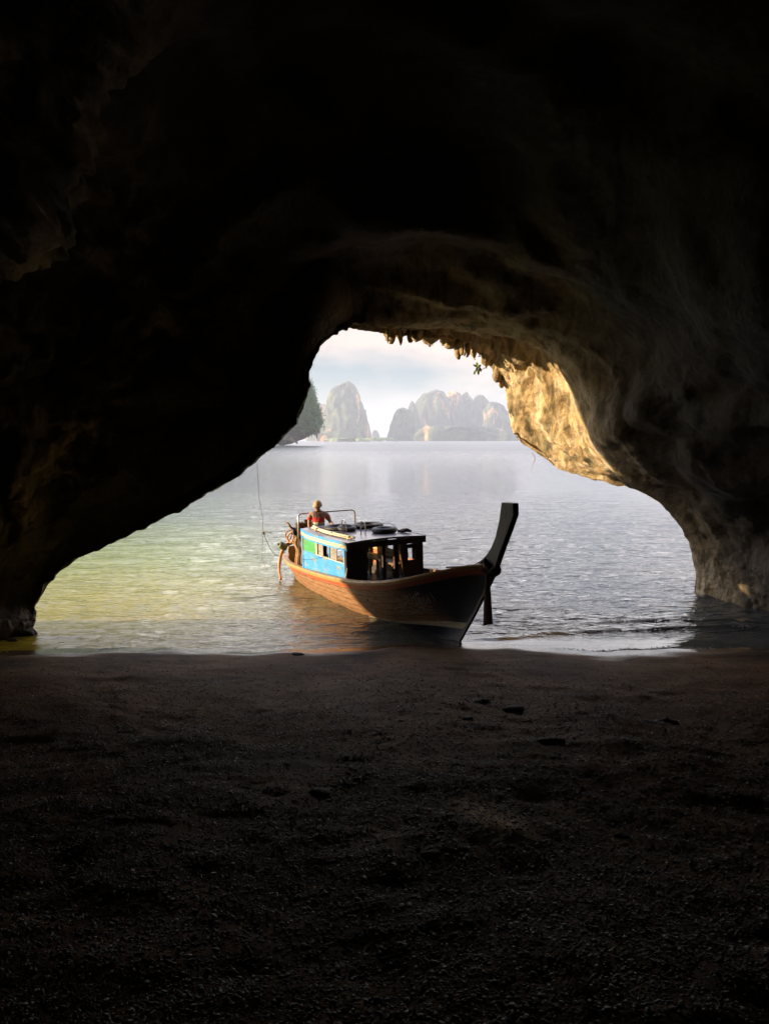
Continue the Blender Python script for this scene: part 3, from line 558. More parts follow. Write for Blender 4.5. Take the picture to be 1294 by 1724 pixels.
ax1 = r_.normal(0, 1, (M_, 3)); ax1 /= np.linalg.norm(ax1, axis=1)[:, None]; ax2 = np.cross(ax1, r_.normal(0, 1, (M_, 3))); ax2 /= np.linalg.norm(ax2, axis=1)[:, None]
sz = r_.uniform(.18, .5, (M_, 1)); q = np.stack([cc - ax1 * sz, cc + ax2 * sz * .7, cc + ax1 * sz, cc - ax2 * sz * .7], 1).reshape(-1, 3)
tag(mesh_obj('foliage', q, np.arange(M_ * 4).reshape(-1, 4), LEAF), 'green trees and shrubs covering the undercut rocky islet', kind='stuff')
# ------------------------------------------------------------------ the boat (local X towards the bow, Y to port, Z up)
TH = R(27); HE = R(1.7)
bh = Vector((math.sin(TH), -math.cos(TH), 0)); bp0 = Vector((math.cos(TH), math.sin(TH), 0)); bup = Vector((0, 0, 1))
bp = bp0 * math.cos(HE) + bup * math.sin(HE); bu = bup * math.cos(HE) - bp0 * math.sin(HE)
BM = Matrix((bh, bp, bu)).transposed().to_4x4(); BM.translation = Vector((1.23, 12.94, 0))
boat = empty('longtail_boat', (0, 0, 0)); boat.matrix_world = BM
tag(boat, 'old wooden longtail boat with a blue and green cabin, bow aground on the beach', 'boat')
def W(p): return BM @ Vector(p)
def thing(name, label, cat, p, rz=0, group=None):
    e = empty(name, (0, 0, 0)); m = BM.copy(); m.translation = W(p); e.matrix_world = m @ Matrix.Rotation(rz, 4, 'Z'); return tag(e, label, cat, group)
WOOD = paint('brown_wood', (.20, .115, .055), (.07, .045, .03), .5, .55, 9, (.35, 1, 2.5))
OCHRE = paint('ochre_wood', (.50, .27, .075), (.20, .11, .05), .35, .4, 8, (.3, 1, 2))
REDP = paint('red_strake', (.50, .115, .045), (.28, .14, .07), .4, .45, 9, (.3, 1, 2))
NAVY = paint('navy_paint', (.012, .018, .040), (.05, .05, .05), .3, .45, 6)
CREAM = paint('cream_paint', (.62, .54, .36), (.3, .24, .15), .35, .5, 9)
BLUE = paint('sky_blue_paint', (.045, .30, .66), (.22, .28, .28), .55, .45, 6)
GREEN = paint('green_paint', (.05, .34, .085), (.10, .2, .08), .5, .45, 6)
DARKW = paint('dark_wood', (.045, .028, .022), (.02, .014, .012), .4, .5, 8, (1, 1, .4))
REDW = paint('red_brown_wood', (.085, .038, .028), (.04, .02, .016), .4, .5, 8, (1, 1, .4))
YELW = paint('yellow_board', (.55, .38, .14), (.25, .16, .08), .35, .5, 8)
ORAW = paint('orange_board', (.42, .16, .05), (.2, .09, .05), .35, .5, 8)
GREYP = paint('grey_shutter', (.26, .25, .23), (.12, .11, .1), .4, .6, 8)
ROOFM = paint('roof_paint', (.17, .16, .21), (.15, .14, .15), .35, .30, 4)
STEEL = plain('steel', (.62, .56, .48), .28, 1, .15)
RUBBER = plain('rubber', (.018, .018, .019), .6, 0, .4)
RUSTY = plain('rusty_metal', (.16, .085, .045), .55, .4, .6, 20)
IRON = plain('iron', (.06, .055, .05), .5, .5, .6, 20)
ROPEM = plain('rope', (.42, .24, .11), .8, 0, .4, 40)
HOSE = plain('tan_hose', (.50, .24, .09), .5, 0, .3, 20)
CLOTH = plain('dark_cloth', (.10, .065, .055), .9, 0, .5, 14)
SX = [-7.1, -6.34, -5, -3.4, -1.94, -.92, -.25, .19, .67, 1.02]
SZ = [.56, .50, .57, .66, .78, .93, 1.1, 1.23, 1.36, 1.40]
SB = [.42, .62, .80, .92, .93, .82, .62, .40, .17, .05]
def cub(xs_, ys_, x): return float(spline(np.column_stack([xs_, ys_]), 400)[np.argmin(np.abs(spline(np.column_stack([xs_, ys_]), 400)[:, 0] - x)), 1])
_sp = spline(np.column_stack([SX, SZ, SB]), 600)
def sheer(x):
    return float(np.interp(x, _sp[:, 0], _sp[:, 1])), float(np.interp(x, _sp[:, 0], _sp[:, 2]))
def hull_mesh(off):
    ns = 90; rows_ = []
    for k in range(ns):
        f = k / (ns - 1); f2 = 1 - (1 - f) ** 1.25
        xt = -7.1 + f2 * 8.12; zs, b = sheer(xt)
        xb = -6.95 + f2 ** 1.02 * 6.93
        zb = np.interp(xb, [-7, -5, -2, -1, -.35, 0], [-.20, -.24, -.2, -.13, -.09, .0])
        p = np.interp(xt, [-7.1, -5, -2.5, -1, -.2, 1.1], [.50, .42, .40, .60, .85, 1.0])
        zl = np.interp(xt, [-7, -3.2, -2.2, -1, .3, 1.1], [-.10, -.04, -.04, .02, .18, .26]); zt = zl + np.interp(xt, [-7, -3, -2, -1, .4, 1.1], [.015, .02, .03, .05, .115, .12])
        zz = [zb, zb + (zl - zb) * .35, zb + (zl - zb) * .7, zl, zt] + [zt + (zs - .15 - zt) * q / 9 for q in range(1, 10)] + [zs - .05, zs]
        for z in zz:
            t_ = (z - zb) / (zs - zb); y = (b - off) * t_ ** p if b > off else 0.012 * t_
            # lapstrake relief
            x = xb + (xt - xb) * t_ ** .9
            rows_.append((x, max(y, .020 if off == 0 else .0), z + (off * .6 if z < zs - .01 else 0)))
    return rows_, 16, ns
mb = MB()
ro, m_, ns_ = hull_mesh(0.0)
fo = grid_faces(m_, ns_); mid_ = []
for q in range(ns_ - 1):
    for r in range(m_ - 1): mid_.append(0 if r < 3 else (1 if r == 3 else (3 if r >= 13 and r < 14 else (4 if r == 14 else 2))))
ri_, _, _ = hull_mesh(.045)
for side in (-1, 1):
    b0 = len(mb.v); mb.v += [(x, y * side, z) for x, y, z in ro]
    for fc_, mm in zip(fo, mid_): mb.f.append(tuple((fc_ + b0) if side < 0 else (fc_[::-1] + b0))); mb.m.append(mm)
    b1 = len(mb.v); mb.v += [(x, y * side, z) for x, y, z in ri_]
    for fc_ in fo: mb.f.append(tuple(fc_ + b1)); mb.m.append(5)
    # transom
    mb.f.append(tuple(b0 + r for r in range(m_)) ); mb.m.append(2)
# transom plate joining both sides
tr = ro[:m_]; b0 = len(mb.v); mb.v += [(x, -y, z) for x, y, z in tr] + [(x, y, z) for x, y, z in tr]
for r in range(m_ - 1): mb.f.append((b0 + r, b0 + r + 1, b0 + m_ + r + 1, b0 + m_ + r)); mb.m.append(2)
mb.f = [f for f in mb.f if len(f) == 4]
nb = len(fo) * 2
mm2 = []
k_ = 0
for side in (0, 1):
    mm2 += mid_; mm2 += [5] * len(fo)
mb.m = mm2 + [2] * (m_ - 1)
def _plank(t, b, N, L):
    v = coords(t, (.5, 1, 2.2)); n = noise_(t, v, 8, 8, .65); n2 = noise_(t, coords(t, (.6, 1, 1.2)), 1.6, 5, .6)
    base = ramp_(t, n.outputs['Fac'], [(.25, (.10, .05, .03)), (.42, (.26, .12, .052)), (.56, (.40, .23, .115)), (.66, (.15, .08, .05)), (.8, (.09, .06, .045))])
    nav = ramp_(t, n.outputs['Fac'], [(.3, (.008, .012, .028)), (.6, (.018, .022, .040)), (.8, (.05, .045, .04))])
    sx = N('ShaderNodeSeparateXYZ'); L(coords(t), sx.inputs[0])
    # navy paint covers the bow, worn through towards the stripe
    a1 = N('ShaderNodeMath'); a1.operation = 'MULTIPLY_ADD'; a1.inputs[1].default_value = .9; L(sx.outputs['Z'], a1.inputs[0]); L(sx.outputs['X'], a1.inputs[2])
    a2 = N('ShaderNodeMath'); a2.operation = 'MULTIPLY_ADD'; a2.inputs[1].default_value = 1.1; L(n2.outputs['Fac'], a2.inputs[0]); L(a1.outputs[0], a2.inputs[2])
    mr = N('ShaderNodeMapRange'); mr.inputs['From Min'].default_value = .15; mr.inputs['From Max'].default_value = .85; L(a2.outputs[0], mr.inputs['Value'])
    m = N('ShaderNodeMixRGB'); L(mr.outputs[0], m.inputs['Fac']); L(base.outputs[0], m.inputs['Color1']); L(nav.outputs[0], m.inputs['Color2'])
    wv = N('ShaderNodeAttribute'); wv.attribute_name = 'strake'
    f_ = N('ShaderNodeMath'); f_.operation = 'FRACT'; L(wv.outputs['Fac'], f_.inputs[0])
    s_ = N('ShaderNodeMath'); s_.operation = 'LESS_THAN'; s_.inputs[1].default_value = .10; L(f_.outputs[0], s_.inputs[0])
    m2 = N('ShaderNodeMixRGB'); m2.blend_type = 'MULTIPLY'; L(s_.outputs[0], m2.inputs['Fac']); L(m.outputs[0], m2.inputs['Color1']); m2.inputs['Color2'].default_value = (.35, .3, .28, 1)
    L(m2.outputs[0], b.inputs['Base Color']); b.inputs['Roughness'].default_value = .5
    b1 = bump_(t, b, n.outputs['Fac'], .012); bump_(t, b, s_.outputs[0], .01, -1, b1)
PLANK = mat('hull_planks', _plank)
hull = mb.build('hull', [NAVY, CREAM, PLANK, REDP, OCHRE, DARKW], boat, True)
rowt = [0, 0, 0, 0, 0] + [q / 9 * 5 for q in range(1, 10)] + [5.3, 5.6]
att = hull.data.attributes.new('strake', 'FLOAT', 'POINT'); att.data.foreach_set('value', np.array([rowt[i % m_] + .2 for i in range(len(ro) * 4)] + [3.4] * (2 * m_), np.float32))
# gunwales
for side in (-1, 1):
    g = MB(); xs_ = np.linspace(-7.12, .98, 70); secs = []
    for x in xs_:
        z, b = sheer(x); w1 = .035; y0 = (b + w1) * side; y1 = max(b - .07, .0) * side
        secs.append([(x, y0, z - .045), (x, y0 + .012 * side, z), (x, y0, z + .03), (x, y1, z + .03), (x, y1, z - .045)])
    v_ = [p for s_ in secs for p in s_]; n = 5; f_ = list(map(tuple, grid_faces(n, len(secs), True))) + [tuple(range(n)), tuple((len(secs) - 1) * n + q for q in range(n))[::-1]]
    g.add(v_, f_); g.build('gunwale', OCHRE if side < 0 else WOOD, boat, False)
# stem and prow
pr0 = [(-.45, -.13), (-.02, -.07), (.03, .0), (.49, .54), (.91, 1.09), (1.09, 1.36), (1.20, 1.53), (1.33, 1.72), (1.50, 1.98), (1.66, 2.22), (1.66, 2.39), (1.22, 2.385), (1.16, 2.10), (1.08, 1.84), (.98, 1.69), (.87, 1.56), (.72, 1.45), (.55, 1.37), (.50, 1.30), (.78, 1.02), (.30, .42), (-.06, .02), (-.40, -.06)]
_mx = lambda z: float(np.interp(z, [1.37, 1.53, 1.72, 1.98, 2.22, 2.39], [.86, 1.0, 1.15, 1.31, 1.42, 1.43]))
pr = [((x if z < 1.4 else _mx(z) + (x - _mx(z)) * float(np.interp(z, [1.4, 1.7, 2.4], [1, .78, .66]))), z) for x, z in pr0]
g = bmesh.new(); th_ = lambda x, z: .022 + .028 * sstep(.8, 1.5, z) 
vf = [g.verts.new((x, -float(th_(x, z)), z)) for x, z in pr]; vb = [g.verts.new((x, float(th_(x, z)), z)) for x, z in pr]
g.faces.new(vf); g.faces.new(vb[::-1]); n = len(pr)
for q in range(n): g.faces.new((vf[q], vb[q], vb[(q + 1) % n], vf[(q + 1) % n]))
bmesh.ops.recalc_face_normals(g, faces=g.faces[:]); bmesh.ops.triangulate(g, faces=[f for f in g.faces if len(f.verts) > 4])
me = bpy.data.meshes.new('prow'); g.to_mesh(me); g.free(); me.materials.append(DARKW)
prow = bpy.data.objects.new('prow', me); COL.objects.link(prow); prow.parent = boat
bv = prow.modifiers.new('b', 'BEVEL'); bv.width = .012; bv.segments = 2
# keel, decks, floor
g = MB(); g.bar((-6.95, 0, -.22), (-5, 0, -.27), .07, .08); g.bar((-5, 0, -.27), (-2, 0, -.23), .07, .08); g.bar((-2, 0, -.23), (-.3, 0, -.11), .07, .08); g.build('keel', DARKW, boat)
def deck(name, x0, x1, dz, zfix, mt, inset=.06, camber=.03):
    g = MB(); xs_ = np.linspace(x0, x1, 24); n = 9; v_ = []
    for x in xs_:
        z, b = sheer(x)
        for q in range(n):
            s_ = -1 + 2 * q / (n - 1); zz = (z - dz) if zfix is None else zfix
            v_.append((x, s_ * max(b - inset, .01), zz + camber * (1 - s_ * s_)))
    for x in xs_:
        z, b = sheer(x)
        for q in range(n):
            s_ = -1 + 2 * q / (n - 1); zz = (z - dz) if zfix is None else zfix
            v_.append((x, s_ * max(b - inset, .01), zz + camber * (1 - s_ * s_) - .03))
    f1 = grid_faces(n, 24); g.add(v_, list(map(tuple, f1)) + [tuple((f + 24 * n)[::-1]) for f in f1]); g.build(name, mt, boat); 
deck('foredeck', -1.9, .62, .04, None, DARKW)
deck('floor', -5.0, -1.9, 0, .40, BLUE, .27, 0)
deck('stern_deck', -6.9, -5.02, 0, .33, WOOD, .20, 0)
g = MB(); g.box((-1.95, -.74, .42), (-1.90, .74, .74)); g.build('bulkhead', DARKW, boat)
g = MB(); g.box((-6.93, -.40, .38), (-6.88, .40, .80)); g.box((-6.98, -.05, .2), (-6.9, .05, .95)); g.build('transom_board', OCHRE, boat, bevel=.008)
# rail planks along the stern gunwale and cross thwarts
g = MB(); g.box((-6.25, -.52, .44), (-6.05, .52, .47)); g.box((-5.75, -.62, .45), (-5.55, .62, .48)); g.build('thwart', DARKW, boat)
g = MB()
for x in (-1.6, -.9, -.3): 
    z, b = sheer(x); g.bar((x, -.02, z + .0), (x, b - .05, z + .06), .03, .03)
z1, b1_ = sheer(-1.8); z2, b2_ = sheer(.1); g.bar((-1.8, b1_ - .05, z1 + .09), (-.85, .74, 1.05), .03, .03); g.bar((-.85, .74, 1.05), (.1, b2_ - .03, z2 + .07), .03, .03); g.build('bow_rail', WOOD, boat)
# ---- cabin
ZT = 1.30
XF, XR_, YW = -2.66, -4.92, .80
def mem(name, mt, boxes, parent=boat, bevel=.006):
    g = MB()
    for lo, hi in boxes: g.box(lo, hi)
    return g.build(name, mt, parent, bevel=bevel)
# starboard wall
sw = mem('side_wall', BLUE, [((XR_, -YW, .50), (XF - .04, -YW + .03, .99)), ((XR_, -YW, 1.245), (XF - .04, -YW + .03, ZT))])
mem('green_panel', GREEN, [((XR_ + .05, -YW + .003, .99), (-4.20, -YW + .026, 1.245))], sw, .003)
mem('window_post', CREAM, [((-4.17, -YW - .008, .985), (-4.08, -YW + .034, 1.255))], sw)
mem('window_post', BLUE, [((-3.50, -YW - .006, .985), (-3.44, -YW + .034, 1.255))], sw)
mem('corner_post', BLUE, [((XF - .12, -YW - .012, .52), (XF - .045, -YW + .036, ZT))], sw)
mem('corner_post', BLUE, [((XR_ - .02, -YW - .012, .50), (XR_ + .05, -YW + .036, ZT))], sw)
mem('window_sill', CREAM, [((-4.08, -YW - .014, .985), (XF - .12, -YW + .04, 1.0))], sw, .003)
mem('shutter', GREYP, [((-4.05, -YW + .008, 1.0), (-3.80, -YW + .022, 1.245))], sw)
mem('shutter', GREYP, [((-3.43, -YW + .008, 1.0), (-3.12, -YW + .022, 1.245))], sw)
# port wall
pw = mem('side_wall', ORAW, [((XR_, YW - .03, .50), (XF - .04, YW, .90)), ((XR_, YW - .03, 1.25), (XF - .04, YW, ZT))])
mem('yellow_board', YELW, [((XR_, YW - .034, .90), (XF - .5, YW + .004, 1.0))], pw)
mem('green_panel', GREEN, [((XR_, YW - .03, 1.0), (-4.38, YW, 1.25))], pw, .003)
mem('window_post', DARKW, [((-4.38, YW - .035, 1.0), (-4.05, YW + .005, 1.25))], pw)
mem('window_post', DARKW, [((-3.60, YW - .035, 1.0), (-3.38, YW + .005, 1.25))], pw)
mem('window_post', DARKW, [((-2.95, YW - .035, .90), (XF - .045, YW + .005, 1.25))], pw)
# rear wall with a doorway
mem('rear_wall', DARKW, [((XR_ + .0, -YW + .04, .42), (XR_ + .03, -.25, ZT)), ((XR_ + .0, .30, .42), (XR_ + .03, YW - .04, ZT)), ((XR_ - .002, -.25, 1.22), (XR_ + .032, .30, ZT))])
# front: dark panel, studs, pale leaning pole, door panel with its window
mem('front_panel', DARKW, [((XF - .03, -YW + .0, .44), (XF, -.36, ZT))])
mem('post', DARKW, [((XF - .06, -.03, .42), (XF, .035, ZT))])
mem('post', REDW, [((XF - .06, .22, .42), (XF, .31, ZT))])
mem('front_beam', DARKW, [((XF - .05, -YW, ZT), (XF + .004, YW, ZT + .07))])
dp = mem('door_panel', REDW, [((XF - .03, .38, .44), (XF + .002, YW, .93)), ((XF - .03, .38, .93), (XF + .002, .50, ZT)), ((XF - .03, .71, .93), (XF + .002, YW, ZT)), ((XF - .03, .50, 1.19), (XF + .002, .71, 1.255))])
mem('window_frame', DARKW, [((XF - .036, .49, .92), (XF + .010, .515, 1.20)), ((XF - .036, .695, .92), (XF + .010, .72, 1.20)), ((XF - .036, .515, .92), (XF + .010, .695, .94)), ((XF - .036, .515, 1.175), (XF + .010, .695, 1.195))], dp, .002)
mem('corner_post', DARKW, [((XF - .05, YW - .02, .44), (XF + .02, YW + .05, ZT))])
# roof
def roofw(x): return .86 - .13 * sstep(-4.3, -5.3, x) - .02 * sstep(-3.2, -2.5, x)
g = MB(); xs_ = np.linspace(-5.12, -2.50, 26); n = 13; v_ = []
for dz in (0, -.035):
    for x in xs_:
        for q in range(n):
            s_ = -1 + 2 * q / (n - 1); v_.append((x, s_ * float(roofw(x)), 1.405 + .035 * (1 - s_ * s_) + dz + .012 * ((x + 3.8) / 1.3) ** 2))
f1 = grid_faces(n, 26); f2 = f1[:, ::-1] + 26 * n; sd = []
bd_ = list(range(n)) + [k * n + n - 1 for k in range(1, 26)] + [25 * n + q for q in range(n - 2, -1, -1)] + [k * n for k in range(24, 0, -1)]
for a_, b_ in zip(bd_, bd_[1:] + bd_[:1]): sd.append((a_, b_, b_ + 26 * n, a_ + 26 * n))
g.add(v_, list(map(tuple, f1)) + list(map(tuple, f2)) + sd); roof = g.build('roof', ROOFM, boat)
def fascia(name, mt, side, z0, z1, off):
    g = MB(); secs = []
    for x in np.linspace(-5.10, -2.53, 26):
        y = float(roofw(x)) - .02 + off; zc = .012 * ((x + 3.8) / 1.3) ** 2; secs += [(x, side * y, z0 + zc), (x, side * (y + .022), z0 + zc), (x, side * (y + .022), z1 + zc), (x, side * y, z1 + zc)]
    g.add(secs, list(map(tuple, grid_faces(4, 26, True))) + [(0, 1, 2, 3), (100, 103, 102, 101)]); g.build(name, mt, roof)
fascia('roof_trim', BLUE, -1, 1.355, 1.412, .012); fascia('roof_trim', CREAM, -1, 1.285, 1.355, .004); fascia('roof_trim', BLUE, -1, 1.245, 1.285, -.004); fascia('roof_trim', DARKW, 1, 1.29, 1.412, .01)
mem('roof_trim', DARKW, [((-2.535, -.80, 1.29), (-2.50, .84, 1.402))], roof)
g = MB(); g.tube([(-5.0, -.50, 1.462), (-4.4, -.60, 1.462), (-3.9, -.62, 1.462), (-3.4, -.61, 1.462), (-2.75, -.58, 1.468)], .024, 8); g.tube([(-4.9, -.58, 1.45), (-3.9, -.675, 1.45), (-2.75, -.64, 1.45)], .018, 8); 
for x in (-4.5, -3.7, -2.9): g.box((x - .02, -.66, 1.42), (x + .02, -.58, 1.485))
g.build('roof_rail', CREAM, roof, True)
for (x, y) in ((-3.62, -.40), (-3.24, -.16)):
    g = MB(); pts = [(x - .10, y, 1.43)] + [(x - .10 * math.cos(a), y, 1.43 + .20 + .085 * math.sin(a)) for a in np.linspace(0, math.pi, 9)] + [(x + .12, y, 1.56), (x + .10, y, 1.43)]
    g.tube(pts, .011, 8); g.box((x - .13, y - .02, 1.43), (x - .07, y + .02, 1.445)); g.box((x + .07, y - .02, 1.43), (x + .13, y + .02, 1.445)); g.build('grab_handle', STEEL, roof, True)
# stern arch of steel pipe
g = MB(); g.tube([(-5.6, -.63, .32), (-5.6, -.61, 1.60), (-5.6, -.60, 1.64), (-5.6, -.57, 1.675), (-5.6, -.52, 1.69), (-5.6, .68, 1.69), (-5.6, .73, 1.675), (-5.6, .76, 1.64), (-5.6, .765, 1.60), (-5.6, .78, .32)], .019, 10)
g.build('stern_rail', STEEL, boat, True)
# bench inside
bn = mem('bench', WOOD, [((-4.7, .42, .78), (-3.0, .72, .82))])
for x in (-4.55, -4.2, -3.85, -3.5, -3.15):
    g = MB(); g.bar((x, .44, .41), (x + .04, .42, .79), .05, .03); g.build('leg', YELW, bn)
mem('thwart', ORAW, [((-4.3, -.35, .60), (-4.05, .30, .64))]); mem('floor_board', BLUE, [((-3.0, -.55, .43), (-2.75, .60, .50))])
# engine
eng = mem('engine', IRON, [((-6.12, -.55, 1.10), (-5.78, -.27, 1.34)), ((-6.05, -.50, 1.34), (-5.86, -.32, 1.46)), ((-6.0, -.64, 1.18), (-5.88, -.55, 1.30))], boat, .015)
g = MB()
for k in range(6): g.box((-6.07, -.52, 1.355 + k * .017), (-5.84, -.30, 1.362 + k * .017))
g.build('cooling_fins', RUSTY, eng)
g = MB(); g.tube([(-5.80, -.41, 1.22), (-5.72, -.41, 1.22)], .11, 18); g.tube([(-5.72, -.41, 1.22), (-5.69, -.41, 1.22)], .04, 12); g.build('pulley', RUSTY, eng)
g = MB(); g.tube([(-5.95, -.55, 1.3), (-5.95, -.66, 1.36), (-6.0, -.70, 1.44), (-6.12, -.70, 1.46)], .026, 8); g.build('exhaust', RUSTY, eng, True)
g = MB(); g.tube([(-6.05, -.25, 1.40), (-5.75, -.22, 1.40)], .07, 12); g.build('fuel_tank', plain('tank', (.30, .20, .07), .45), eng, True)
g = MB(); g.tube([(-5.8, -.36, 1.45), (-5.8, -.36, 1.53)], .05, 12); g.build('air_filter', IRON, eng)
g = MB(); g.tube([(-5.95, -.41, .30), (-5.95, -.41, 1.12)], .05, 10); g.bar((-6.2, -.41, 1.08), (-5.7, -.41, 1.08), .12, .05); g.build('engine_mount', RUSTY, boat)
g = MB(); g.tube([(-6.1, -.41, 1.2), (-6.6, -.25, .98), (-7.6, .15, .45), (-8.7, .55, -.15)], .022, 8); g.build('propeller_shaft', IRON, boat)
# ---- loose things on the boat
def hose_path(c, r1, r2, turns, drop, n=40, wob=.02):
    pts = []
    for k in range(n * turns):
        a = 2 * math.pi * k / n; f = k / (n * turns); pts.append((c[0] + r1 * math.cos(a) + random.uniform(-wob, wob), c[1] + .05 * math.sin(a * 2) + f * .04 + random.uniform(-wob, wob) * .5, c[2] - drop * f + r2 * math.sin(a)))
    return pts
t_ = thing('coiled_rope', 'thick tan rope hung in loops from the engine at the stern', 'rope', (-5.98, -.66, .5))
inv = lambda o: (lambda p: p)
def loc(o, pts): 
    m = o.matrix_world.inverted() if False else None
    return pts
def tb(name, label, cat, curves, mt, origin, group=None, jit=0):
    g = MB()
    for pts, r in curves: g.tube([(p[0] - origin[0], p[1] - origin[1], p[2] - origin[2]) for p in pts], r, 8, 0, False, jit)
    o = g.build(name, mt, None, True); m = BM.copy(); m.translation = W(origin); o.matrix_world = m; tag(o, label, cat, group); return o
bpy.data.objects.remove(t_)
S = lambda pts, n: [tuple(p) for p in spline(pts, n)]
og = (-5.98, -.66, .9)
cur = []
for k in range(2):
    a0 = k * .9; dx = .045 * (k - 2) * (-1) ** k; hgt = .13 + .04 * (k % 3)
    cur.append((S([(-5.95 + dx, -.60, 1.30 - .03 * k), (-6.02 + dx, -.70, 1.25 - .05 * k), (-6.05 + dx, -.73, 1.16 - .05 * k), (-6.0 + dx, -.70, 1.07 - .05 * k), (-5.92 + dx, -.66, 1.10 - .04 * k), (-5.95 + dx, -.60, 1.28 - .03 * k)], 26), .019))
tb('coiled_rope', 'thick tan rope hung in loops from the engine at the stern', 'rope', cur, ROPEM, og, None, .08)
cur = []
for k in range(9):
    x = -5.9 + .012 * k; y = -.58 + .02 * (k % 4); ph = k * 1.3
    cur.append((S([(x, y, 1.15), (x + .03 * math.sin(ph), y - .03, 1.0), (x - .03 * math.cos(ph), y + .02, .82), (x + .04 * math.sin(ph * 2), y - .02, .62), (x, y, .46)], 16), .014 + .004 * (k % 3)))
tb('rope_bundle', 'bundle of knotted lines hanging down behind the stern pole to the deck', 'rope', cur, ROPEM, (-5.9, -.58, .4), None, .12)
cur = [(S([(-6.15, -.45, 1.0), (-6.5, -.38, .98), (-6.75, -.48, .88), (-6.86, -.56, .72), (-6.95, -.60, .50), (-6.86, -.66, .26), (-6.6, -.72, .08)], 40), .030),
       (S([(-6.15, -.42, .96), (-6.5, -.36, .93), (-6.8, -.46, .82), (-6.98, -.52, .64), (-7.04, -.56, .42), (-6.96, -.62, .22), (-6.75, -.68, .05)], 40), .024)]
tb('thick_hose', 'thick tan hose curving over the stern down to the waterline', 'hose', cur, HOSE, (-6.8, -.5, .3))
g = MB(); g.tube([(0, 0, -.10), (0, 0, -.09), (0, 0, .09), (0, 0, .10)], [.07, .088, .088, .07], 18); g.tube([(0, 0, .10), (0, 0, .14)], .03, 8)
o = g.build('float', plain('green_float', (.13, .17, .07), .5), None, True); m = BM @ Matrix.Translation((-6.72, -.60, .84)) @ Matrix.Rotation(R(65), 4, 'X'); o.matrix_world = m; tag(o, 'dull green drum shaped float tied at the very stern of the boat', 'float')
def tyre(x, y, z, R_, r, label, tilt=0, group='tyres lying on the cabin roof'):
    g = MB(); nM, nm = 32, 12; v_ = []
    for k in range(nM):
        a = 2 * math.pi * k / nM; e_ = .006 * (k % 2)
        for q in range(nm):
            b_ = 2 * math.pi * q / nm; rr = R_ + r * math.cos(b_) * 1.0 + (e_ if math.cos(b_) > .4 else 0); v_.append((rr * math.cos(a), rr * math.sin(a), r * .85 * math.sin(b_)))
    f_ = [(k * nm + q, ((k + 1) % nM) * nm + q, ((k + 1) % nM) * nm + (q + 1) % nm, k * nm + (q + 1) % nm) for k in range(nM) for q in range(nm)]
    g.add(v_, f_); o = g.build('tyre', RUBBER, None, True); o.matrix_world = BM @ Matrix.Translation((x, y, z)) @ Matrix.Rotation(tilt, 4, 'Y'); tag(o, label, 'tyre', group); return o
ZR = 1.44
tyre(-4.25, -.22, ZR + .045, .27, .055, 'wide flat black tyre on the roof, just in front of the standing person')
tyre(-4.22, .42, ZR + .045, .27, .055, 'wide flat black tyre on the roof, beyond the curved steel handle')
tyre(-3.22, .30, ZR + .055, .19, .065, 'fat black tyre closest to the front edge of the roof')
tyre(-3.92, -.20, ZR + .065, .14, .055, 'small grey black tyre beside the pale roof rail', .12)
g = MB()
for k in range(3): g.tube([(-.09 + .07 * k, -.10, .03), (-.07 + .07 * k, .02, .045 + .01 * k), (-.10 + .08 * k, .12, .03)], [.02, .04, .025], 8, 0, False, .25)
o = g.build('rag_bundle', CLOTH, None, True); o.matrix_world = BM @ Matrix.Translation((-3.05, .66, 1.425)); tag(o, 'crumpled dark rag bundle at the front corner of the roof', 'rag')
tb('wire', 'thin dark wire arching over the tyres on the roof', 'wire', [(S([(-3.75, .35, 1.44), (-3.6, .42, 1.56), (-3.45, .5, 1.60), (-3.3, .58, 1.54), (-3.2, .62, 1.44)], 20), .006)], IRON, (-3.5, .5, 1.44))
tb('wooden_pole', 'pale wooden pole leaning upright in the cabin front opening', 'pole', [([(XF + .03, .42, .42), (XF + .035, .36, .9), (XF + .03, .335, 1.29)], .016)], YELW, (XF + .03, .42, .42))
g = MB(); g.tube([(0, 0, -.02), (0, 0, .02), (0, 0, .09), (0, 0, .12)], [.10, .16, .14, .05], 12, 0, False, .15); o = g.build('sack', plain('sack_cloth', (.25, .15, .07), .9), None, True); o.matrix_world = BM @ Matrix.Translation((-3.9, -.28, .66)); tag(o, 'brown sack slumped on the seat inside the dark cabin', 'sack')
tb('stick', 'short pale stick propped against the starboard corner of the cabin front', 'stick', [([(XF + .03, -.84, .70), (XF + .02, -.79, .92)], .014)], YELW, (XF, -.82, .7))
# sash tied round the prow
g = MB()
for k in range(3):
    xx = .86 + .05 * k; g.tube([(xx + .13 * math.cos(a), .10 * math.sin(a) * (1.1), 1.33 + .03 * k - .11 * math.cos(a) * .9) for a in np.linspace(0, 2 * math.pi, 22)[:-1]], .024, 7, 0, True, .15)
g.tube([(1.03, -.10, 1.31), (1.09, -.08, 1.34), (1.14, -.03, 1.37)], [.03, .05, .03], 8, 0, False, .2)
gs = MB(); K2 = 18; v_ = []
for k in range(K2 + 1):
    f = k / K2; zz = 1.30 - .80 * f; wd = .040 + .060 * f ** .8; xx = .985 - .005 * f
    for q in range(10):
        a = 2 * math.pi * q / 10; fold = 1 + .28 * math.sin(a * 3 + 1) ; v_.append((xx + math.cos(a) * wd * fold * (1 + .05 * random.random()), -.105 + math.sin(a) * wd * .5 * fold, zz + (.03 * math.cos(a) if k == K2 else 0)))
g.add(v_, list(map(tuple, grid_faces(10, K2 + 1, True))) + [tuple(K2 * 10 + q for q in range(10))])
o = g.build('sash', CLOTH, None, True); o.matrix_world = BM.copy(); tag(o, 'dark cloth sash knotted round the prow, its end hanging down in front', 'sash')
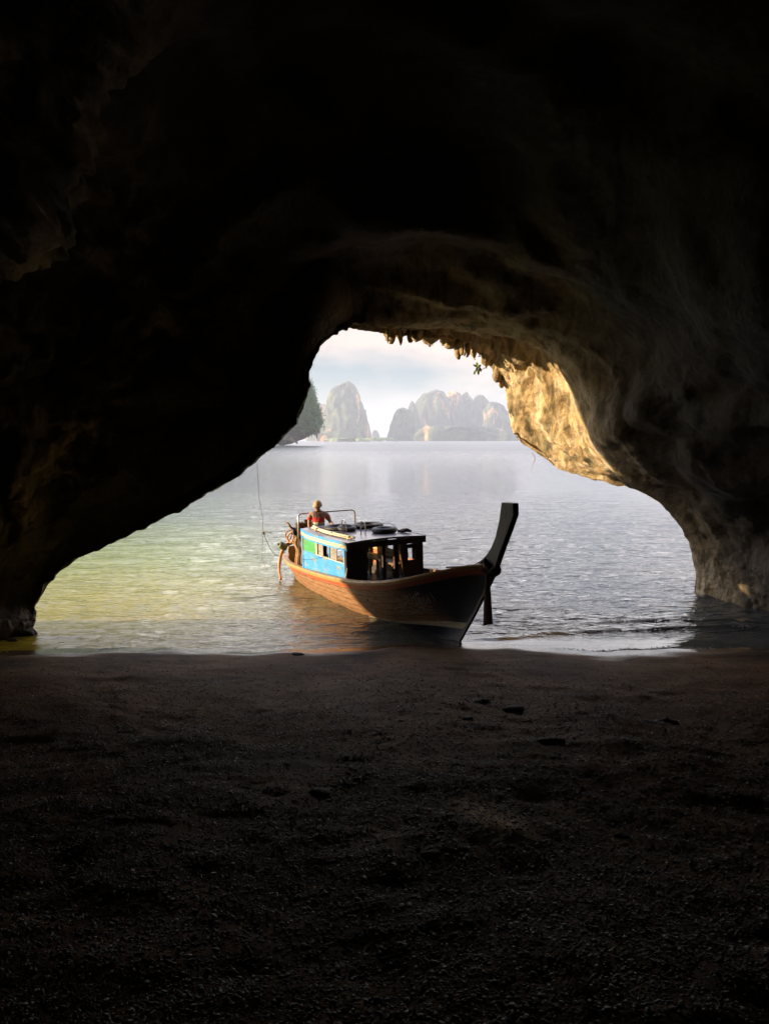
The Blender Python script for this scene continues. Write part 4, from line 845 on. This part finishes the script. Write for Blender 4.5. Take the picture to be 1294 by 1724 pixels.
# lettering painted on the bow (faint script)
Sx = lambda u, v: (u, v)
strokes = [[(150, 360), (175, 375), (205, 350), (240, 430), (285, 520), (320, 590), (310, 630), (260, 645), (190, 625), (155, 585), (165, 550), (220, 538), (280, 560)],
    [(250, 350), (275, 410), (310, 480), (345, 530), (330, 560)], [(300, 260), (380, 290), (460, 262), (300, 262)], [(330, 400), (300, 380), (350, 440), (390, 420), (350, 500), (400, 480)],
    [(370, 340), (440, 325), (480, 350), (440, 400), (400, 390), (460, 430), (520, 460)], [(400, 480), (440, 400), (500, 440), (540, 460)], [(490, 210), (530, 300), (560, 400), (640, 480), (740, 540), (850, 560)],
    [(580, 280), (640, 380), (690, 470), (720, 440), (690, 330), (700, 300), (740, 430)], [(560, 330), (600, 250), (690, 190), (650, 260), (640, 330)], [(740, 300), (760, 420), (800, 450), (800, 330), (760, 300)],
    [(830, 290), (850, 430), (890, 440), (900, 340)], [(900, 260), (960, 330), (1000, 420), (940, 400), (930, 330)], [(970, 180), (1010, 230), (1060, 290), (1100, 340), (1080, 370)],
    [(480, 500), (560, 560), (640, 590), (720, 590), (760, 540), (830, 535), (860, 570), (820, 610)], [(340, 560), (420, 610), (520, 640), (640, 650), (720, 610)], [(760, 450), (860, 500), (960, 530), (1040, 530)], [(520, 680), (600, 675), (700, 655)],
    [(640, 160), (720, 200), (640, 240)], [(890, 600), (1000, 600), (1060, 610)]]
Ainv = BM.inverted()
hv = [Vector(v_) for v_ in ro]
def on_hull(px, py):
    d_ = Vector(((px - 647) / FPX, math.cos(PITCH) + (862 - py) / FPX * math.sin(PITCH), -math.sin(PITCH) + (862 - py) / FPX * math.cos(PITCH)))
    o_ = Ainv @ Vector((0, 0, CAMZ)); dl = (Ainv.to_3x3() @ d_).normalized(); return HT.ray_cast(o_, dl)
from mathutils.bvhtree import BVHTree
HT = BVHTree.FromPolygons([(x, -y, z) for x, y, z in ro], [tuple(map(int, q)) for q in fo])
g = MB()
for s_ in strokes:
    pts = []
    for q in spline(s_, len(s_) * 4):
        hit = on_hull(655 + q[0] / 1294 * 90, 985 + q[1] / 863 * 60)
        if hit[0] is not None:
            nn = hit[1] if hit[1].y < 0 else -hit[1]; pts.append((hit[0] + nn * .0035, nn))
    for (a_, na), (b_, nb_) in zip(pts, pts[1:]):
        dd = (b_ - a_)
        if dd.length < 1e-5: continue
        sd = dd.normalized().cross(na) * .0075; e = dd.normalized() * .004
        g.add([a_ - sd - e, a_ + sd - e, b_ + sd + e, b_ - sd + e], [(0, 1, 2, 3)])
g.build('lettering', plain('faded_paint', (.50, .46, .42), .7), hull)
# ---- the boatman
pp = W((-5.48, -.22, .33)); per = empty('person', pp, (0, 0, R(8)))
tag(per, 'person in a pale cap and striped shirt standing at the stern behind the cabin roof', 'person')
SKIN = plain('skin', (.30, .145, .085), .55, 0, .12, 20); SHORT = plain('shorts_cloth', (.05, .055, .07), .9, 0, .3); CAP = plain('cap_cloth', (.44, .31, .16), .85, 0, .15); HAIR = plain('hair', (.012, .01, .009), .6)
def _shirt(t, b, N, L):
    sx = N('ShaderNodeSeparateXYZ'); L(coords(t), sx.inputs[0]); mr = N('ShaderNodeMapRange'); mr.inputs['From Min'].default_value = .8; mr.inputs['From Max'].default_value = 1.45; L(sx.outputs['Z'], mr.inputs['Value'])
    r = ramp_(t, mr.outputs[0], [(0, (.10, .09, .10)), (.40, (.16, .14, .13)), (.46, (.10, .33, .30)), (.50, (.62, .58, .48)), (.54, (.62, .58, .48)), (.56, (.66, .06, .05)), (.72, (.34, .21, .16))]); r.color_ramp.interpolation = 'CONSTANT'
    L(r.outputs[0], b.inputs['Base Color']); b.inputs['Roughness'].default_value = .85
    n = noise_(t, coords(t, (1, 1, .5)), 14, 3); bump_(t, b, n.outputs['Fac'], .02)
SHIRT = mat('striped_shirt', _shirt)
def skinned(name, verts, edges, radii, roots, mt, parent, sub=2, smooth=True):
    me = bpy.data.meshes.new(name); me.from_pydata(verts, edges, []); o = bpy.data.objects.new(name, me); COL.objects.link(o); o.parent = parent
    sk = o.modifiers.new('skin', 'SKIN'); sk.use_smooth_shade = True
    for k, r in enumerate(radii):
        r2 = r if isinstance(r, tuple) else (r, r); me.skin_vertices[0].data[k].radius = r2; me.skin_vertices[0].data[k].use_root = k in roots
    s_ = o.modifiers.new('sub', 'SUBSURF'); s_.levels = sub; s_.render_levels = sub; me.materials.append(mt); return o
V_ = []; E_ = []; R_ = []; RT_ = []
def ch(pts, rad, start=None):
    prev = start
    for p, r in zip(pts, rad):
        V_.append(p); R_.append(r); i_ = len(V_) - 1
        if prev is not None: E_.append((prev, i_))
        prev = i_
    return prev
pel = ch([(0, 0, .90)], [.125]); RT_.append(pel)
sp1 = ch([(0, -.01, 1.04), (0, -.03, 1.20), (.0, -.04, 1.31)], [.115, .13, .10], pel)
nk = ch([(-.005, -.06, 1.385), (-.01, -.075, 1.43)], [.052, .05], sp1)
hd = ch([(-.018, -.095, 1.475), (-.02, -.105, 1.54), (-.02, -.10, 1.60)], [(.062, .07), (.078, .09), (.06, .07)], nk)
shL = ch([(.13, -.03, 1.33), (.19, -.03, 1.30), (.255, -.10, 1.17), (.30, -.20, 1.115), (.325, -.31, 1.10), (.33, -.345, 1.095)], [.062, .055, .043, .04, .028, .026], sp1)
shR = ch([(-.13, -.03, 1.33), (-.185, -.035, 1.29), (-.205, -.06, 1.13), (-.20, -.12, 1.03), (-.175, -.25, 1.01)], [.062, .054, .042, .038, .027], sp1)
for sx_ in (-1, 1):
    ch([(sx_ * .09, .0, .84), (sx_ * .10, -.02, .62), (sx_ * .105, -.01, .46), (sx_ * .11, .03, .27), (sx_ * .11, .04, .07), (sx_ * .115, -.02, .035), (sx_ * .12, -.12, .03)], [.09, .075, .055, .05, .035, .035, .03], pel)
# palm and fingers of both hands
for (wx, wy, wz, dx, dy, dz, s_) in ((.33, -.345, 1.095, .25, -.93, -.18, 1), (-.175, -.25, 1.01, .1, -.95, -.25, -1)):
    f3 = Vector((dx, dy, dz)).normalized(); sd_ = Vector((0, 0, 1)).cross(f3).normalized() * -s_; dn = Vector((0, 0, -1)); w0 = Vector((wx, wy, wz))
    a0 = ch([tuple(w0 + f3 * .02)], [(.032, .018)]); RT_.append(a0); a1 = ch([tuple(w0 + f3 * .075)], [(.040, .016)], a0)
    for k, ln in enumerate((.062, .072, .067, .052)):
        o0 = w0 + f3 * .08 + sd_ * (.027 - .018 * k); c0 = ch([tuple(o0 - f3 * .02), tuple(o0 + f3 * ln * .45), tuple(o0 + f3 * ln * .78 + dn * .012), tuple(o0 + f3 * ln + dn * .028)], [.010, .0095, .009, .008]); RT_.append(c0 - 3)
    o0 = w0 + f3 * .03 + sd_ * .028; c0 = ch([tuple(o0), tuple(o0 + f3 * .025 + sd_ * .022), tuple(o0 + f3 * .05 + sd_ * .028 + dn * .01)], [.012, .011, .009]); RT_.append(c0 - 2)
body = skinned('body', V_, E_, R_, RT_, SKIN, per)
# face: nose, ears, eyes and mouth in the same head, turned to the left and down
hf = Vector((-.42, -.88, -.20)).normalized(); hc = Vector((-.02, -.105, 1.53)); hs = hf.cross(Vector((0, 0, 1))).normalized(); hu = hs.cross(hf)
g = MB(); g.tube([hc + hf * .075 + hu * .01, hc + hf * .102 - hu * .022], [.010, .016], 8); g.build('nose', SKIN, body, True)
g = MB(); g.tube([hc + hf * .082 - hu * .046 - hs * .022, hc + hf * .089 - hu * .048, hc + hf * .082 - hu * .046 + hs * .022], [.004, .008, .004], 8); g.build('mouth', plain('lips', (.25, .09, .07), .5), body, True)
for s_ in (-1, 1):
    g = MB(); c = hc + hs * s_ * .080 - hf * .005; g.tube([c - hu * .025, c + hs * s_ * .012, c + hu * .028], [.008, .016, .010], 8); g.build('ear', SKIN, body, True)
    g = MB(); c = hc + hf * .076 + hs * s_ * .030 + hu * .006; g.tube([c - hs * .010, c, c + hs * .010], [.003, .008, .003], 8); g.build('eye', HAIR, body, True)
hm = Matrix((hs, hf, hu)).transposed().to_4x4(); hm.translation = hc
g = MB(); v_ = []; nA, nB = 20, 9
for k in range(nB):
    ph = (math.pi / 2) * k / (nB - 1)
    for q in range(nA): a = 2 * math.pi * q / nA; v_.append(hm @ Vector((.094 * math.cos(a) * math.cos(ph), .108 * math.sin(a) * math.cos(ph) - .008, .025 + .095 * math.sin(ph))))
g.add(v_, list(map(tuple, grid_faces(nA, nB, True))))
br = []; nb_ = 13
for lay, dz in ((0, 0), (1, -.008)):
    for k in range(nb_):
        a = math.pi * k / (nb_ - 1)
        for rr in (.085, 1.0):
            if rr < .5: br.append(hm @ Vector((.090 * math.cos(a), .098 * math.sin(a) - .008, .028 + dz)))
            else: br.append(hm @ Vector((.088 * math.cos(a), .105 * math.sin(a) + .058 * math.sin(a) ** .7, .022 + dz - .012 * math.sin(a))))
fb = []
for k in range(nb_ - 1): a = 2 * k; fb += [(a, a + 1, a + 3, a + 2), (a + 2 * nb_, a + 2 * nb_ + 2, a + 2 * nb_ + 3, a + 2 * nb_ + 1), (a + 1, a + 1 + 2 * nb_, a + 3 + 2 * nb_, a + 3)]
g.add(br, fb); g.build('cap', CAP, per, True)
g = MB(); v_ = []
for k in range(6):
    ph = -.75 + .8 * k / 5
    for q in range(16): a = math.pi + math.pi * q / 15; v_.append(hm @ Vector((.088 * math.cos(a) * math.cos(ph), .100 * math.sin(a) * math.cos(ph) - .006, .02 + .09 * math.sin(ph))))
g.add(v_, list(map(tuple, grid_faces(16, 6)))); g.build('hair', HAIR, per, True)
V2 = [(0, 0, .86), (0, -.005, 1.02), (0, -.03, 1.19), (0, -.04, 1.315), (-.003, -.05, 1.355), (.13, -.03, 1.335), (.195, -.035, 1.295), (.235, -.075, 1.20), (-.13, -.03, 1.335), (-.19, -.04, 1.285), (-.205, -.055, 1.18)]
E2 = [(0, 1), (1, 2), (2, 3), (3, 4), (3, 5), (5, 6), (6, 7), (3, 8), (8, 9), (9, 10)]
skinned('shirt', V2, E2, [.15, .142, .158, .118, .066, .08, .074, .066, .08, .074, .066], [0], SHIRT, per)
V3 = [(0, 0, .92), (0, 0, .86), (.095, 0, .80), (.10, -.02, .62), (.105, -.015, .50), (-.095, 0, .80), (-.10, -.02, .62), (-.105, -.015, .50)]
skinned('shorts', V3, [(0, 1), (1, 2), (2, 3), (3, 4), (1, 5), (5, 6), (6, 7)], [.14, .145, .105, .095, .09, .105, .095, .09], [0], SHORT, per)
# ------------------------------------------------------------------ lines, sprig and roots at the mouth
kn = Vector((-2.226, 14.7, 1.588)); st_ = W((-6.95, -.42, .74))
def catn(a, b, sag, n=24): return [tuple(a.lerp(b, k / n) - Vector((0, 0, sag * 4 * (k / n) * (1 - k / n)))) for k in range(n + 1)]
LINE = plain('thin_line', (.75, .50, .34), .8)
g = MB(); fx = lambda p: tuple((Vector(p) - Vector((0, 0, CAMZ))) * 1.05 + Vector((0, 0, CAMZ)))
g.tube([fx(p) for p in [(-2.22, 14.0, 3.1), (-2.19, 14, 2.3), (-2.13, 14, 1.95), (-2.12, 14, 1.67)]], .0035, 6); g.tube([fx(p) for p in [(-2.12, 14, 1.67), (-2.15, 14, 1.3), (-2.13, 14.0, 1.18), (-2.07, 14.0, .99)]], .0032, 6)
g.tube([fx(p) for p in [(-2.12, 14, 1.69), (-2.0, 14, 1.68), (-1.97, 14, 1.66)]], .006, 6); g.tube([fx(p) for p in [(-2.15, 14, 1.64), (-2.12, 14, 1.69), (-2.09, 14, 1.64)]], .010, 6)
g.f = g.f
tag(g.build('hanging_line', LINE, None, True), 'thin pale line with a knot hanging from the left edge of the cave mouth', 'rope')
g = MB(); g.tube(catn(kn, st_, .30), .005, 6); tag(g.build('mooring_line', plain('dark_line', (.10, .08, .07), .8), None, True), 'thin dark mooring line sagging from the hanging knot to the stern of the boat', 'rope')
def vine(name, pts, r, label, mt):
    g = MB(); g.tube(pts, r, 6, 0, False, .2); return tag(g.build(name, mt, None, True), label, 'root')
BARK = plain('bark', (.30, .18, .10), .8)
vine('hanging_root', S([at(895, 762, 18.6), at(900, 772, 18.6), at(896, 782, 18.6), at(894, 797, 18.6)], 14), [.007] * 8 + [.004] * 6, 'thin curved root dangling under the sunlit rock on the right', BARK)
c = at(824, 612, 17.95); e = at(806, 624, 17.8)
g = MB(); g.tube(S([c + [0.1, .15, .12], c, at(815, 620, 17.85), e], 12), .008, 6); g2 = None
sp = g.build('plant_sprig', BARK, None, True); tag(sp, 'small leafy green sprig hanging at the lip beside the stalactites', 'plant')
lf_ = MB()
for k, (px, py, a) in enumerate([(802, 622, -1.9), (805, 627, -1.5), (800, 616, 2.6), (808, 622, -1.2), (803, 614, 1.9), (799, 627, -2.0), (806, 617, .7)]):
    o_ = np.array(at(px, py, 17.8 + .04 * math.sin(k * 2.3))); l_ = .062; dx = np.array([math.cos(a), .4 * math.sin(k), math.sin(a)]); sx2 = np.array([-math.sin(a), .8 * math.cos(k * 1.7), math.cos(a)]) * .45
    pts = [o_ - dx * l_, o_ - dx * l_ * .3 + sx2 * l_, o_ + dx * l_ * .5 + sx2 * l_ * .8, o_ + dx * l_, o_ + dx * l_ * .5 - sx2 * l_ * .8, o_ - dx * l_ * .3 - sx2 * l_, o_ + np.array([0, .012, 0])]
    lf_.add(pts, [(6, 0, 1), (6, 1, 2), (6, 2, 3), (6, 3, 4), (6, 4, 5), (6, 5, 0)])
    lf_.tube([o_ - dx * l_, (o_ - dx * l_ + e) / 2, e], .004, 4)
lf_.build('leaves', SPRIG, sp)
# ------------------------------------------------------------------ sea haze
bpy.context.view_layer.update()
HTOP = max(max((o_.matrix_world @ Vector(c_)).z for c_ in o_.bound_box) for o_ in SC.objects if o_.type == 'MESH') + 8
hb = MB(); hb.box((-5200, -60, -9), (5200, 5200, HTOP)); hz = mat('haze', lambda t, b, N, L: None); t = hz.node_tree; t.nodes.remove(t.nodes['Principled BSDF'])
pv = t.nodes.new('ShaderNodeVolumePrincipled'); pv.inputs['Color'].default_value = (.74, .79, .88, 1); pv.inputs['Density'].default_value = .00032
pv.inputs['Anisotropy'].default_value = .2
t.links.new(pv.outputs[0], t.nodes['Material Output'].inputs['Volume']); tag(hb.build('haze', hz), kind='stuff')
